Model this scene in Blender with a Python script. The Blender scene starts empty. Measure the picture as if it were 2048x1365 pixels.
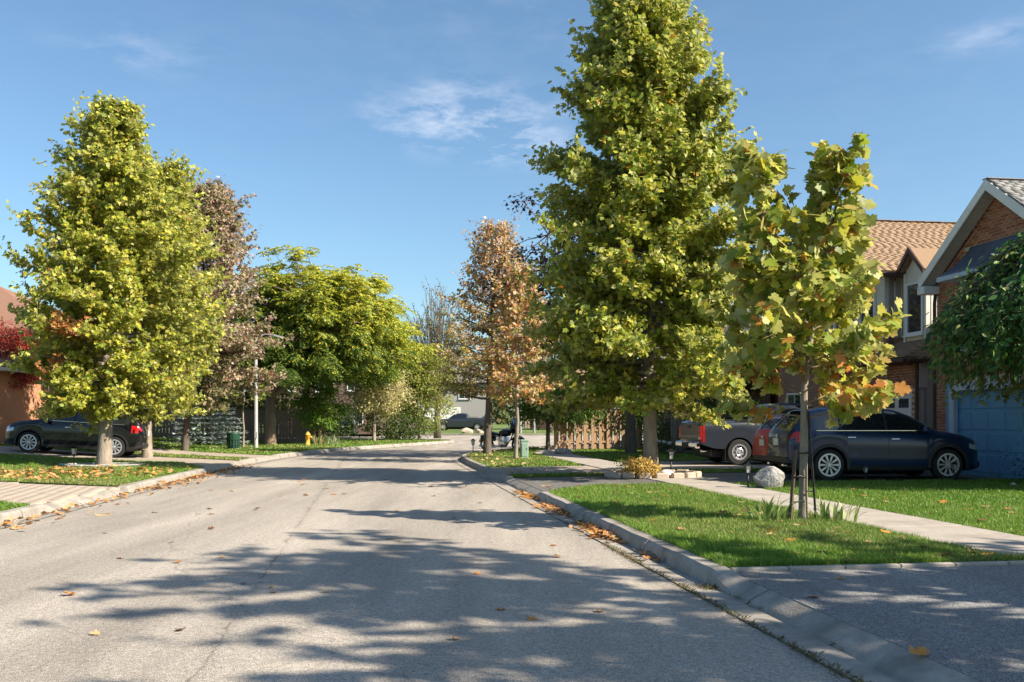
import bpy, bmesh, math, random
import numpy as np
from mathutils import Vector, Matrix, Euler
from mathutils.geometry import delaunay_2d_cdt

R = math.radians
scene = bpy.context.scene
COL = scene.collection
RNG = np.random.default_rng(7)
random.seed(7)

# ------------------------------------------------------------------ camera, sky, sun, exposure
cam_d = bpy.data.cameras.new('camera')
cam_d.sensor_width = 36.0
cam_d.lens = 36.0 * 1900 / 2048
cam_d.shift_y = 152.5 / 2048
cam_d.clip_start = 0.05
cam_d.clip_end = 3000
cam = bpy.data.objects.new('camera', cam_d)
COL.objects.link(cam)
cam.location = (0, 0, 1.55)
cam.rotation_euler = (R(90), 0, 0)
scene.camera = cam

SUN_EL = 38.0
SUN_AZ = math.atan2(0.92, -0.39)          # compass angle from +Y towards +X
world = bpy.data.worlds.new('World')
scene.world = world
world.use_nodes = True
wn, wl = world.node_tree.nodes, world.node_tree.links
for n in list(wn): wn.remove(n)
w_out = wn.new('ShaderNodeOutputWorld')
w_bg = wn.new('ShaderNodeBackground')
w_bg.inputs['Strength'].default_value = 0.084
sky = wn.new('ShaderNodeTexSky')
sky.sky_type = 'NISHITA'
sky.sun_disc = False
sky.sun_elevation = R(SUN_EL)
sky.sun_rotation = SUN_AZ
sky.altitude = 100
sky.air_density = 1.0
sky.dust_density = 1.1
sky.ozone_density = 3.0
# thin wisps of cloud: noise on the direction, one patch where the photograph has it, faint ones all round
tc = wn.new('ShaderNodeTexCoord')
mp = wn.new('ShaderNodeMapping'); mp.inputs['Scale'].default_value = (4.5, 4.5, 13.0); mp.inputs['Location'].default_value = (3.7, 1.3, 2.2); mp.inputs['Rotation'].default_value = (0, R(-6), 0)
nz = wn.new('ShaderNodeTexNoise'); nz.inputs['Scale'].default_value = 4.2; nz.inputs['Detail'].default_value = 9; nz.inputs['Roughness'].default_value = 0.62; nz.inputs['Distortion'].default_value = 0.15
wl.new(tc.outputs['Generated'], mp.inputs['Vector']); wl.new(mp.outputs['Vector'], nz.inputs['Vector'])
rm = wn.new('ShaderNodeMapRange'); rm.inputs['From Min'].default_value = 0.43; rm.inputs['From Max'].default_value = 0.80
wl.new(nz.outputs['Fac'], rm.inputs['Value'])
nz2 = wn.new('ShaderNodeTexNoise'); nz2.inputs['Scale'].default_value = 1.7; nz2.inputs['Detail'].default_value = 3
wl.new(tc.outputs['Generated'], nz2.inputs['Vector'])
rm2 = wn.new('ShaderNodeMapRange'); rm2.inputs['From Min'].default_value = 0.5; rm2.inputs['From Max'].default_value = 0.75; rm2.inputs['To Max'].default_value = 0.09
wl.new(nz2.outputs['Fac'], rm2.inputs['Value'])
acc = rm2.outputs['Result']
def patch(d, sx, sz, amt):
    """a soft elliptical patch of cloud round direction d (sx across, sz up)"""
    global acc
    d = Vector(d).normalized()
    sub = wn.new('ShaderNodeVectorMath'); sub.operation = 'SUBTRACT'; sub.inputs[1].default_value = d
    nrm = wn.new('ShaderNodeVectorMath'); nrm.operation = 'NORMALIZE'; wl.new(tc.outputs['Generated'], nrm.inputs[0]); wl.new(nrm.outputs[0], sub.inputs[0])
    scl = wn.new('ShaderNodeVectorMath'); scl.operation = 'MULTIPLY'; scl.inputs[1].default_value = (1/sx, 1/sx, 1/sz); wl.new(sub.outputs[0], scl.inputs[0])
    ln = wn.new('ShaderNodeVectorMath'); ln.operation = 'LENGTH'; wl.new(scl.outputs[0], ln.inputs[0])
    r = wn.new('ShaderNodeMapRange'); r.interpolation_type = 'SMOOTHSTEP'
    r.inputs['From Min'].default_value = 1.0; r.inputs['From Max'].default_value = 0.0; r.inputs['To Max'].default_value = amt
    wl.new(ln.outputs['Value'], r.inputs['Value'])
    ad = wn.new('ShaderNodeMath'); ad.operation = 'ADD'; wl.new(acc, ad.inputs[0]); wl.new(r.outputs['Result'], ad.inputs[1]); acc = ad.outputs[0]
patch((-0.05, 1, 0.315), 0.14, 0.05, 0.75)
patch((0.0, 1, 0.285), 0.09, 0.03, 0.6)
patch((-0.40, 1, 0.385), 0.10, 0.03, 0.22)
patch((0.50, 1, 0.40), 0.07, 0.02, 0.3)
mulc = wn.new('ShaderNodeMath'); mulc.operation = 'MULTIPLY'; mulc.use_clamp = True
wl.new(rm.outputs['Result'], mulc.inputs[0]); wl.new(acc, mulc.inputs[1])
mixc = wn.new('ShaderNodeMix'); mixc.data_type = 'RGBA'
mixc.inputs['B'].default_value = (6.4, 6.5, 6.9, 1)
tint = wn.new('ShaderNodeMix'); tint.data_type = 'RGBA'; tint.blend_type = 'MULTIPLY'; tint.inputs['Factor'].default_value = 1.0; tint.inputs['B'].default_value = (0.85, 0.97, 0.97, 1)
wl.new(sky.outputs['Color'], tint.inputs['A'])
wl.new(mulc.outputs[0], mixc.inputs['Factor']); wl.new(tint.outputs['Result'], mixc.inputs['A'])
wl.new(mixc.outputs['Result'], w_bg.inputs['Color']); wl.new(w_bg.outputs[0], w_out.inputs['Surface'])

sun_d = bpy.data.lights.new('sun', 'SUN')
sun_d.energy = 5.0
sun_d.angle = R(0.55)
sun_d.color = (1.0, 0.885, 0.72)
sun = bpy.data.objects.new('sun', sun_d)
COL.objects.link(sun)
ce = math.cos(R(SUN_EL))
sun_dir = Vector((-0.92 * ce, 0.39 * ce, -math.sin(R(SUN_EL))))
sun.rotation_euler = sun_dir.to_track_quat('-Z', 'Y').to_euler()
sun.location = (20, -10, 30)

vs = scene.view_settings
vs.view_transform = 'Standard'; vs.look = 'None'; vs.gamma = 1.0; vs.use_curve_mapping = False
vs.exposure = 1.15

# ------------------------------------------------------------------ materials
def new_mat(name):
    m = bpy.data.materials.new(name); m.use_nodes = True
    nt = m.node_tree
    return m, nt, nt.nodes.get('Principled BSDF')

def plain(name, c, rough=0.6, metal=0.0, coat=0.0, spec=0.5, emit=None):
    m, nt, b = new_mat(name)
    b.inputs['Base Color'].default_value = (*c, 1); b.inputs['Roughness'].default_value = rough; b.inputs['Metallic'].default_value = metal
    b.inputs['Coat Weight'].default_value = coat; b.inputs['Coat Roughness'].default_value = 0.05
    b.inputs['Specular IOR Level'].default_value = spec
    return m

def noisy(name, c1, c2, scale=5.0, rough=0.75, bump=0.0, bscale=None, detail=6, c3=None, s3=0.6, a3=0.5, metal=0.0, stretch=None, spec=0.4, dist=0.02):
    """two colours mixed by noise, a third one in large patches, and noise relief"""
    m, nt, b = new_mat(name); N, L = nt.nodes, nt.links
    t = N.new('ShaderNodeTexCoord'); src = t.outputs['Object']
    if stretch:
        mpn = N.new('ShaderNodeMapping'); mpn.inputs['Scale'].default_value = stretch; L.new(src, mpn.inputs['Vector']); src = mpn.outputs['Vector']
    n1 = N.new('ShaderNodeTexNoise'); n1.inputs['Scale'].default_value = scale; n1.inputs['Detail'].default_value = detail; n1.inputs['Roughness'].default_value = 0.65
    L.new(src, n1.inputs['Vector'])
    r1 = N.new('ShaderNodeMapRange'); r1.inputs['From Min'].default_value = 0.3; r1.inputs['From Max'].default_value = 0.7; L.new(n1.outputs['Fac'], r1.inputs['Value'])
    mx = N.new('ShaderNodeMix'); mx.data_type = 'RGBA'; mx.inputs['A'].default_value = (*c1, 1); mx.inputs['B'].default_value = (*c2, 1); L.new(r1.outputs['Result'], mx.inputs['Factor'])
    out = mx.outputs['Result']
    if c3:
        n3 = N.new('ShaderNodeTexNoise'); n3.inputs['Scale'].default_value = s3; n3.inputs['Detail'].default_value = 5; L.new(t.outputs['Object'], n3.inputs['Vector'])
        r3 = N.new('ShaderNodeMapRange'); r3.inputs['From Min'].default_value = 0.45; r3.inputs['From Max'].default_value = 0.72; r3.inputs['To Max'].default_value = a3; L.new(n3.outputs['Fac'], r3.inputs['Value'])
        m3 = N.new('ShaderNodeMix'); m3.data_type = 'RGBA'; m3.inputs['B'].default_value = (*c3, 1); L.new(out, m3.inputs['A']); L.new(r3.outputs['Result'], m3.inputs['Factor']); out = m3.outputs['Result']
    L.new(out, b.inputs['Base Color'])
    b.inputs['Roughness'].default_value = rough; b.inputs['Metallic'].default_value = metal; b.inputs['Specular IOR Level'].default_value = spec
    if bump:
        n2 = N.new('ShaderNodeTexNoise'); n2.inputs['Scale'].default_value = bscale or scale * 3; n2.inputs['Detail'].default_value = 4; L.new(src, n2.inputs['Vector'])
        bp = N.new('ShaderNodeBump'); bp.inputs['Strength'].default_value = bump; bp.inputs['Distance'].default_value = dist; L.new(n2.outputs['Fac'], bp.inputs['Height']); L.new(bp.outputs['Normal'], b.inputs['Normal'])
    return m

def asphalt(name, base, dark, light, agg=160.0, patch_c=None, crack=True, rough=0.85, seam=None):
    """worn asphalt: aggregate speckle, soft stains along the lane, hairline cracks, fine relief"""
    m, nt, b = new_mat(name); N, L = nt.nodes, nt.links
    t = N.new('ShaderNodeTexCoord'); o = t.outputs['Object']
    v = N.new('ShaderNodeTexVoronoi'); v.inputs['Scale'].default_value = agg; L.new(o, v.inputs['Vector'])
    cr = N.new('ShaderNodeValToRGB'); cr.color_ramp.elements[0].color = (*dark, 1); cr.color_ramp.elements[1].color = (*light, 1)
    cr.color_ramp.elements[0].position = 0.05; cr.color_ramp.elements[1].position = 0.95
    e = cr.color_ramp.elements.new(0.5); e.color = (*base, 1)
    sep = N.new('ShaderNodeSeparateColor'); L.new(v.outputs['Color'], sep.inputs[0]); L.new(sep.outputs[0], cr.inputs['Fac'])
    out = cr.outputs['Color']
    nA = N.new('ShaderNodeTexNoise'); nA.inputs['Scale'].default_value = 22; nA.inputs['Detail'].default_value = 8; L.new(o, nA.inputs['Vector'])
    mp2 = N.new('ShaderNodeMapping'); mp2.inputs['Rotation'].default_value = (0, 0, R(-8.4)); mp2.inputs['Scale'].default_value = (1.0, 0.12, 1); L.new(o, mp2.inputs['Vector'])
    nB = N.new('ShaderNodeTexNoise'); nB.inputs['Scale'].default_value = 0.9; nB.inputs['Detail'].default_value = 7; nB.inputs['Roughness'].default_value = 0.6; L.new(mp2.outputs['Vector'], nB.inputs['Vector'])
    for n, amt in ((nA, 0.36), (nB, 0.6)):
        rr = N.new('ShaderNodeMapRange'); rr.inputs['From Min'].default_value = 0.3; rr.inputs['From Max'].default_value = 0.7
        rr.inputs['To Min'].default_value = 1 - amt / 2; rr.inputs['To Max'].default_value = 1 + amt / 2; L.new(n.outputs['Fac'], rr.inputs['Value'])
        mm = N.new('ShaderNodeMix'); mm.data_type = 'RGBA'; mm.blend_type = 'MULTIPLY'; mm.inputs['Factor'].default_value = 1.0
        L.new(out, mm.inputs['A']); L.new(rr.outputs['Result'], mm.inputs['B']); out = mm.outputs['Result']
    if crack:
        nd = N.new('ShaderNodeTexNoise'); nd.inputs['Scale'].default_value = 1.3; nd.inputs['Detail'].default_value = 6; L.new(o, nd.inputs['Vector'])
        ad = N.new('ShaderNodeVectorMath'); ad.operation = 'MULTIPLY_ADD'; ad.inputs[1].default_value = (0.9, 0.9, 0); L.new(nd.outputs['Color'], ad.inputs[0]); L.new(o, ad.inputs[2])
        vc = N.new('ShaderNodeTexVoronoi'); vc.feature = 'DISTANCE_TO_EDGE'; vc.inputs['Scale'].default_value = 0.16; L.new(ad.outputs[0], vc.inputs['Vector'])
        rc = N.new('ShaderNodeMapRange'); rc.inputs['From Min'].default_value = 0.0; rc.inputs['From Max'].default_value = 0.0022; rc.inputs['To Min'].default_value = 0.72; rc.inputs['To Max'].default_value = 1.0; L.new(vc.outputs['Distance'], rc.inputs['Value'])
        mm = N.new('ShaderNodeMix'); mm.data_type = 'RGBA'; mm.blend_type = 'MULTIPLY'; mm.inputs['Factor'].default_value = 1.0
        L.new(out, mm.inputs['A']); L.new(rc.outputs['Result'], mm.inputs['B']); out = mm.outputs['Result']
    # small dark spots of dirt and oil
    vs_ = N.new('ShaderNodeTexVoronoi'); vs_.inputs['Scale'].default_value = 2.6; L.new(o, vs_.inputs['Vector'])
    rs = N.new('ShaderNodeMapRange'); rs.inputs['From Min'].default_value = 0.018; rs.inputs['From Max'].default_value = 0.05; rs.inputs['To Min'].default_value = 0.45; rs.inputs['To Max'].default_value = 1.0; L.new(vs_.outputs['Distance'], rs.inputs['Value'])
    muls = [rs.outputs['Result']]
    if seam is not None:
        nd2 = N.new('ShaderNodeTexNoise'); nd2.inputs['Scale'].default_value = 2.2; nd2.inputs['Detail'].default_value = 8; nd2.inputs['Roughness'].default_value = 0.7; L.new(o, nd2.inputs['Vector'])
        sp = N.new('ShaderNodeSeparateXYZ'); L.new(o, sp.inputs[0])
        u1 = N.new('ShaderNodeMath'); u1.operation = 'MULTIPLY_ADD'; u1.inputs[1].default_value = 0.147; L.new(sp.outputs['Y'], u1.inputs[0]); L.new(sp.outputs['X'], u1.inputs[2])
        u2 = N.new('ShaderNodeMath'); u2.operation = 'MULTIPLY_ADD'; u2.inputs[1].default_value = 0.22; L.new(nd2.outputs['Fac'], u2.inputs[0]); L.new(u1.outputs[0], u2.inputs[2])
        u3 = N.new('ShaderNodeMath'); u3.operation = 'ADD'; u3.inputs[1].default_value = -seam - 0.11; L.new(u2.outputs[0], u3.inputs[0])
        u4 = N.new('ShaderNodeMath'); u4.operation = 'ABSOLUTE'; L.new(u3.outputs[0], u4.inputs[0])
        for w0, w1, lo in ((0.004, 0.016, 0.5), (0.03, 0.10, 0.88)):
            nm_ = N.new('ShaderNodeTexNoise'); nm_.inputs['Scale'].default_value = 0.55; nm_.inputs['Detail'].default_value = 5; nm_.inputs['Roughness'].default_value = 0.7; L.new(o, nm_.inputs['Vector'])
            rm_ = N.new('ShaderNodeMapRange'); rm_.inputs['From Min'].default_value = 0.40; rm_.inputs['From Max'].default_value = 0.56; rm_.inputs['To Min'].default_value = 1.0; rm_.inputs['To Max'].default_value = lo; L.new(nm_.outputs['Fac'], rm_.inputs['Value'])
            ru = N.new('ShaderNodeMapRange'); L.new(rm_.outputs['Result'], ru.inputs['To Min']); ru.inputs['From Min'].default_value = w0; ru.inputs['From Max'].default_value = w1; ru.inputs['To Min'].default_value = lo; ru.inputs['To Max'].default_value = 1.0; L.new(u4.outputs[0], ru.inputs['Value']); muls.append(ru.outputs['Result'])
    for src_ in muls:
        mm = N.new('ShaderNodeMix'); mm.data_type = 'RGBA'; mm.blend_type = 'MULTIPLY'; mm.inputs['Factor'].default_value = 1.0
        L.new(out, mm.inputs['A']); L.new(src_, mm.inputs['B']); out = mm.outputs['Result']
    L.new(out, b.inputs['Base Color']); b.inputs['Roughness'].default_value = rough; b.inputs['Specular IOR Level'].default_value = 0.3
    bp = N.new('ShaderNodeBump'); bp.inputs['Strength'].default_value = 0.7; bp.inputs['Distance'].default_value = 0.006; L.new(v.outputs['Distance'], bp.inputs['Height']); L.new(bp.outputs['Normal'], b.inputs['Normal'])
    return m

def leaf_mat(name, trans=0.35, gloss=0.45, back=None):
    """colour from each leaf's own attribute, light shining through, paler underside"""
    m, nt, b = new_mat(name); N, L = nt.nodes, nt.links
    a = N.new('ShaderNodeAttribute'); a.attribute_name = 'leafcol'; c = a.outputs['Color']
    if back:
        g = N.new('ShaderNodeNewGeometry'); mx = N.new('ShaderNodeMix'); mx.data_type = 'RGBA'; mx.inputs['B'].default_value = (*back, 1)
        ml = N.new('ShaderNodeMath'); ml.operation = 'MULTIPLY'; ml.inputs[1].default_value = 0.55; L.new(g.outputs['Backfacing'], ml.inputs[0])
        L.new(ml.outputs[0], mx.inputs['Factor']); L.new(c, mx.inputs['A']); c = mx.outputs['Result']
    L.new(c, b.inputs['Base Color']); b.inputs['Roughness'].default_value = gloss; b.inputs['Specular IOR Level'].default_value = 0.4
    t = N.new('ShaderNodeBsdfTranslucent'); L.new(c, t.inputs['Color'])
    mx2 = N.new('ShaderNodeMixShader'); mx2.inputs['Fac'].default_value = trans
    L.new(b.outputs[0], mx2.inputs[1]); L.new(t.outputs[0], mx2.inputs[2]); L.new(mx2.outputs[0], N.get('Material Output').inputs['Surface'])
    return m

M = {}
M['road'] = asphalt('worn_asphalt', (0.325, 0.29, 0.25), (0.19, 0.168, 0.145), (0.46, 0.415, 0.36), 150, seam=-1.06)
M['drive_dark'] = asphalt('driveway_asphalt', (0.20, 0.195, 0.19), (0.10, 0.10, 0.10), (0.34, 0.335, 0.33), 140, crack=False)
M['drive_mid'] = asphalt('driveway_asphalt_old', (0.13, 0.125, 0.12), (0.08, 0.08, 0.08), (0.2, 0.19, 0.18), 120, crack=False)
M['drive_tan'] = noisy('dusty_driveway', (0.30, 0.25, 0.20), (0.40, 0.34, 0.28), 6, 0.9, 0.2, 40, c3=(0.22, 0.19, 0.15), s3=0.7)
M['concrete'] = noisy('concrete', (0.30, 0.27, 0.235), (0.40, 0.36, 0.315), 7, 0.85, 0.25, 60, c3=(0.21, 0.185, 0.155), s3=1.4, a3=0.7)
M['kerb'] = noisy('kerb_concrete', (0.25, 0.228, 0.20), (0.37, 0.338, 0.295), 9, 0.88, 0.35, 60, c3=(0.15, 0.135, 0.115), s3=2.2, a3=0.8)
M['soil'] = noisy('soil_and_thatch', (0.055, 0.055, 0.02), (0.10, 0.085, 0.04), 14, 0.95, 0.5, 40)
M['lawn'] = noisy('lawn_base', (0.045, 0.085, 0.015), (0.075, 0.12, 0.02), 9, 0.95, 0.6, 90, c3=(0.12, 0.11, 0.045), s3=0.5, a3=0.5)
M['lawn_far'] = noisy('lawn_far', (0.075, 0.135, 0.025), (0.13, 0.185, 0.04), 25, 0.95, 0.6, 90, c3=(0.19, 0.17, 0.07), s3=0.35, a3=0.6)
M['mulch'] = noisy('dark_mulch', (0.03, 0.02, 0.013), (0.075, 0.05, 0.035), 30, 0.95, 0.8, 60)
M['paver'] = noisy('paver', (0.335, 0.28, 0.22), (0.40, 0.34, 0.275), 4, 0.9, 0.2, 50)
M['paver_b'] = noisy('paver_grey', (0.34, 0.27, 0.215), (0.42, 0.345, 0.28), 4, 0.9, 0.2, 50)
M['paver_c'] = noisy('paver_red', (0.33, 0.268, 0.208), (0.39, 0.325, 0.26), 4, 0.9, 0.2, 50)
M['joint'] = plain('joint_sand', (0.24, 0.195, 0.15), 0.95)
M['bark'] = noisy('grey_bark', (0.20, 0.165, 0.13), (0.34, 0.29, 0.235), 9, 0.9, 0.7, 26, stretch=(1, 1, 0.25), c3=(0.13, 0.11, 0.085), s3=4, dist=0.03)
M['bark_dark'] = noisy('dark_bark', (0.075, 0.06, 0.048), (0.14, 0.115, 0.09), 9, 0.9, 0.8, 26, stretch=(1, 1, 0.25), dist=0.03)
M['bark_brown'] = noisy('brown_bark', (0.17, 0.12, 0.085), (0.27, 0.20, 0.145), 9, 0.9, 0.8, 26, stretch=(1, 1, 0.25), dist=0.03)
M['leaf'] = leaf_mat('tulip_leaf', 0.42, 0.5, back=(0.52, 0.52, 0.20))
M['leaf_soft'] = leaf_mat('soft_leaf', 0.42, 0.55)
M['needle'] = leaf_mat('needle', 0.12, 0.6)
M['grass'] = leaf_mat('grass_blade', 0.35, 0.5)
M['dry_leaf'] = leaf_mat('dry_leaf', 0.2, 0.7)
M['mortar'] = noisy('mortar', (0.50, 0.44, 0.39), (0.58, 0.52, 0.46), 20, 0.95)
BR = [(0.37, 0.145, 0.092), (0.43, 0.175, 0.115), (0.30, 0.11, 0.075), (0.38, 0.19, 0.13)]
for i, c in enumerate(BR): M['brick%d' % i] = noisy('red_brick', c, tuple(x * 1.25 for x in c), 14, 0.9, 0.3, 60)
BO = [(0.40, 0.19, 0.11), (0.44, 0.215, 0.125), (0.36, 0.17, 0.10)]
for i, c in enumerate(BO): M['obrick%d' % i] = noisy('orange_brick', c, tuple(x * 1.15 for x in c), 10, 0.9, 0.3, 60)
SG = [(0.17, 0.165, 0.16), (0.21, 0.205, 0.20), (0.14, 0.138, 0.135)]
for i, c in enumerate(SG): M['gshing%d' % i] = noisy('grey_shingle', c, tuple(x * 1.3 for x in c), 30, 0.95, 0.4, 120)
ST = [(0.235, 0.155, 0.095), (0.255, 0.17, 0.105), (0.215, 0.14, 0.086), (0.24, 0.16, 0.10)]
for i, c in enumerate(ST): M['tshing%d' % i] = noisy('tan_shingle', c, tuple(x * 1.2 for x in c), 30, 0.95, 0.4, 120)
M['bshing'] = noisy('brown_roof', (0.20, 0.105, 0.07), (0.27, 0.15, 0.10), 9, 0.95, 0.5, 30, stretch=(1, 1, 6))
M['dshing'] = noisy('dark_roof', (0.13, 0.115, 0.105), (0.2, 0.18, 0.165), 9, 0.95, 0.5, 30, stretch=(1, 1, 6))
M['white'] = noisy('white_paint', (0.70, 0.70, 0.69), (0.78, 0.78, 0.77), 3, 0.5, 0.05)
M['cream'] = noisy('cream_siding', (0.62, 0.59, 0.53), (0.68, 0.65, 0.59), 3, 0.6, 0.05)
M['soffit'] = noisy('soffit', (0.52, 0.50, 0.48), (0.56, 0.54, 0.52), 3, 0.6)
M['brown_trim'] = noisy('brown_trim', (0.06, 0.03, 0.022), (0.085, 0.042, 0.03), 6, 0.5)
M['blue_door'] = noisy('blue_paint', (0.11, 0.30, 0.52), (0.135, 0.335, 0.56), 3, 0.45, 0.05)
M['blue_frame'] = noisy('pale_blue_paint', (0.42, 0.52, 0.64), (0.46, 0.56, 0.68), 3, 0.5)
M['metal_blue'] = noisy('blue_grey_metal', (0.085, 0.105, 0.155), (0.11, 0.135, 0.19), 4, 0.4, metal=0.0)
M['black'] = plain('black_plastic', (0.012, 0.012, 0.013), 0.5)
M['iron'] = plain('black_metal', (0.02, 0.02, 0.022), 0.4, 0.6)
M['rubber'] = plain('rubber', (0.016, 0.016, 0.017), 0.8)
M['alloy'] = plain('alloy', (0.60, 0.61, 0.63), 0.3, 0.6)
M['chrome'] = plain('chrome', (0.75, 0.75, 0.76), 0.12, 1.0)
M['glass'] = plain('dark_glass', (0.012, 0.015, 0.018), 0.04, 0.0, 0.0, 0.9)
M['pane'] = plain('window_glass', (0.03, 0.04, 0.05), 0.05, 0.0, 0.0, 0.9)
M['red_lens'] = plain('red_lens', (0.42, 0.01, 0.012), 0.15, 0, 0.6)
M['clear_lens'] = plain('clear_lens', (0.5, 0.52, 0.55), 0.1, 0.3, 0.6)
M['plate'] = plain('plate_white', (0.7, 0.72, 0.75), 0.4)
M['paint_blue'] = plain('blue_car_paint', (0.002, 0.02, 0.068), 0.3, 0.0, 0.5, 0.35)
M['paint_black'] = plain('black_car_paint', (0.004, 0.005, 0.007), 0.2, 0.0, 0.5)
M['paint_grey'] = plain('grey_car_paint', (0.026, 0.033, 0.045), 0.3, 0.0, 0.6)
M['paint_red'] = plain('red_car_paint', (0.52, 0.012, 0.018), 0.4, 0.0, 0.2)
M['wood_tan'] = noisy('tan_fence_wood', (0.28, 0.175, 0.105), (0.35, 0.23, 0.14), 6, 0.85, 0.3, 30, stretch=(4, 4, 0.4))
M['wood_grey'] = noisy('weathered_fence_wood', (0.18, 0.155, 0.13), (0.28, 0.245, 0.21), 6, 0.9, 0.3, 30, stretch=(4, 4, 0.4))
M['stake'] = noisy('stake_wood', (0.075, 0.05, 0.035), (0.14, 0.095, 0.07), 6, 0.9, 0.3, 30, stretch=(4, 4, 0.4))
M['green_box'] = noisy('green_box', (0.22, 0.34, 0.27), (0.27, 0.40, 0.32), 3, 0.6)
M['green_bin'] = noisy('green_bin', (0.012, 0.05, 0.032), (0.018, 0.065, 0.042), 4, 0.5)
M['yellow'] = noisy('yellow_paint', (0.62, 0.37, 0.06), (0.70, 0.44, 0.08), 6, 0.5)
M['red_paint'] = noisy('red_paint', (0.5, 0.08, 0.03), (0.58, 0.12, 0.05), 6, 0.5)
M['rock'] = noisy('granite', (0.24, 0.235, 0.225), (0.44, 0.43, 0.41), 7, 0.85, 0.8, 14, c3=(0.15, 0.15, 0.145), s3=2.5, dist=0.05)
M['rock_pale'] = noisy('pale_rock', (0.42, 0.38, 0.33), (0.58, 0.53, 0.46), 7, 0.85, 0.8, 14, dist=0.05)
M['edging'] = noisy('edging_stone', (0.38, 0.30, 0.23), (0.50, 0.41, 0.33), 9, 0.9, 0.4, 30)
M['pole'] = noisy('galvanised_pole', (0.25, 0.25, 0.25), (0.33, 0.33, 0.33), 5, 0.5)
M['interior'] = plain('dark_interior', (0.02, 0.018, 0.016), 0.9)

# ------------------------------------------------------------------ mesh helpers
def tag(o, label=None, cat=None, group=None, kind=None):
    if label: o['label'] = label
    if cat: o['category'] = cat
    if group: o['group'] = group
    if kind: o['kind'] = kind
    return o

def link(o, parent=None):
    COL.objects.link(o)
    if parent is not None: o.parent = parent
    return o

def empty(name, loc=(0, 0, 0), rz=0.0, label=None, cat=None, group=None):
    o = bpy.data.objects.new(name, None)
    o.empty_display_size = 0.2
    COL.objects.link(o)
    o.location = loc
    o.rotation_euler = (0, 0, rz)
    return tag(o, label, cat, group)

def np_mesh(name, V, F, mats, col=None, smooth=False, midx=None):
    """V (n,3); F (m,k) array of one face size, or a ragged list"""
    me = bpy.data.meshes.new(name)
    if isinstance(F, np.ndarray):
        V = np.ascontiguousarray(V, dtype=np.float32); F = np.ascontiguousarray(F, dtype=np.int32)
        me.vertices.add(len(V)); me.vertices.foreach_set('co', V.ravel())
        me.loops.add(F.size); me.loops.foreach_set('vertex_index', F.ravel())
        me.polygons.add(len(F)); me.polygons.foreach_set('loop_start', np.arange(0, F.size, F.shape[1], dtype=np.int32))
        me.update(calc_edges=True)
    else:
        me.from_pydata([tuple(v) for v in V], [], [tuple(f) for f in F]); me.update()
    if not isinstance(mats, (list, tuple)): mats = [mats]
    for m in mats: me.materials.append(m)
    if midx is not None: me.polygons.foreach_set('material_index', np.asarray(midx, dtype=np.int32))
    if col is not None:
        at = me.attributes.new('leafcol', 'FLOAT_COLOR', 'POINT')
        c = np.ones((len(V), 4), dtype=np.float32); c[:, :3] = col
        at.data.foreach_set('color', c.ravel())
    if smooth: me.polygons.foreach_set('use_smooth', np.ones(len(me.polygons), dtype=bool))
    return me

def frame_from(d):
    d = Vector(d).normalized()
    a = Vector((0, 0, 1)) if abs(d.z) < 0.9 else Vector((1, 0, 0))
    x = a.cross(d).normalized(); y = d.cross(x)
    return x, y, d

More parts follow.
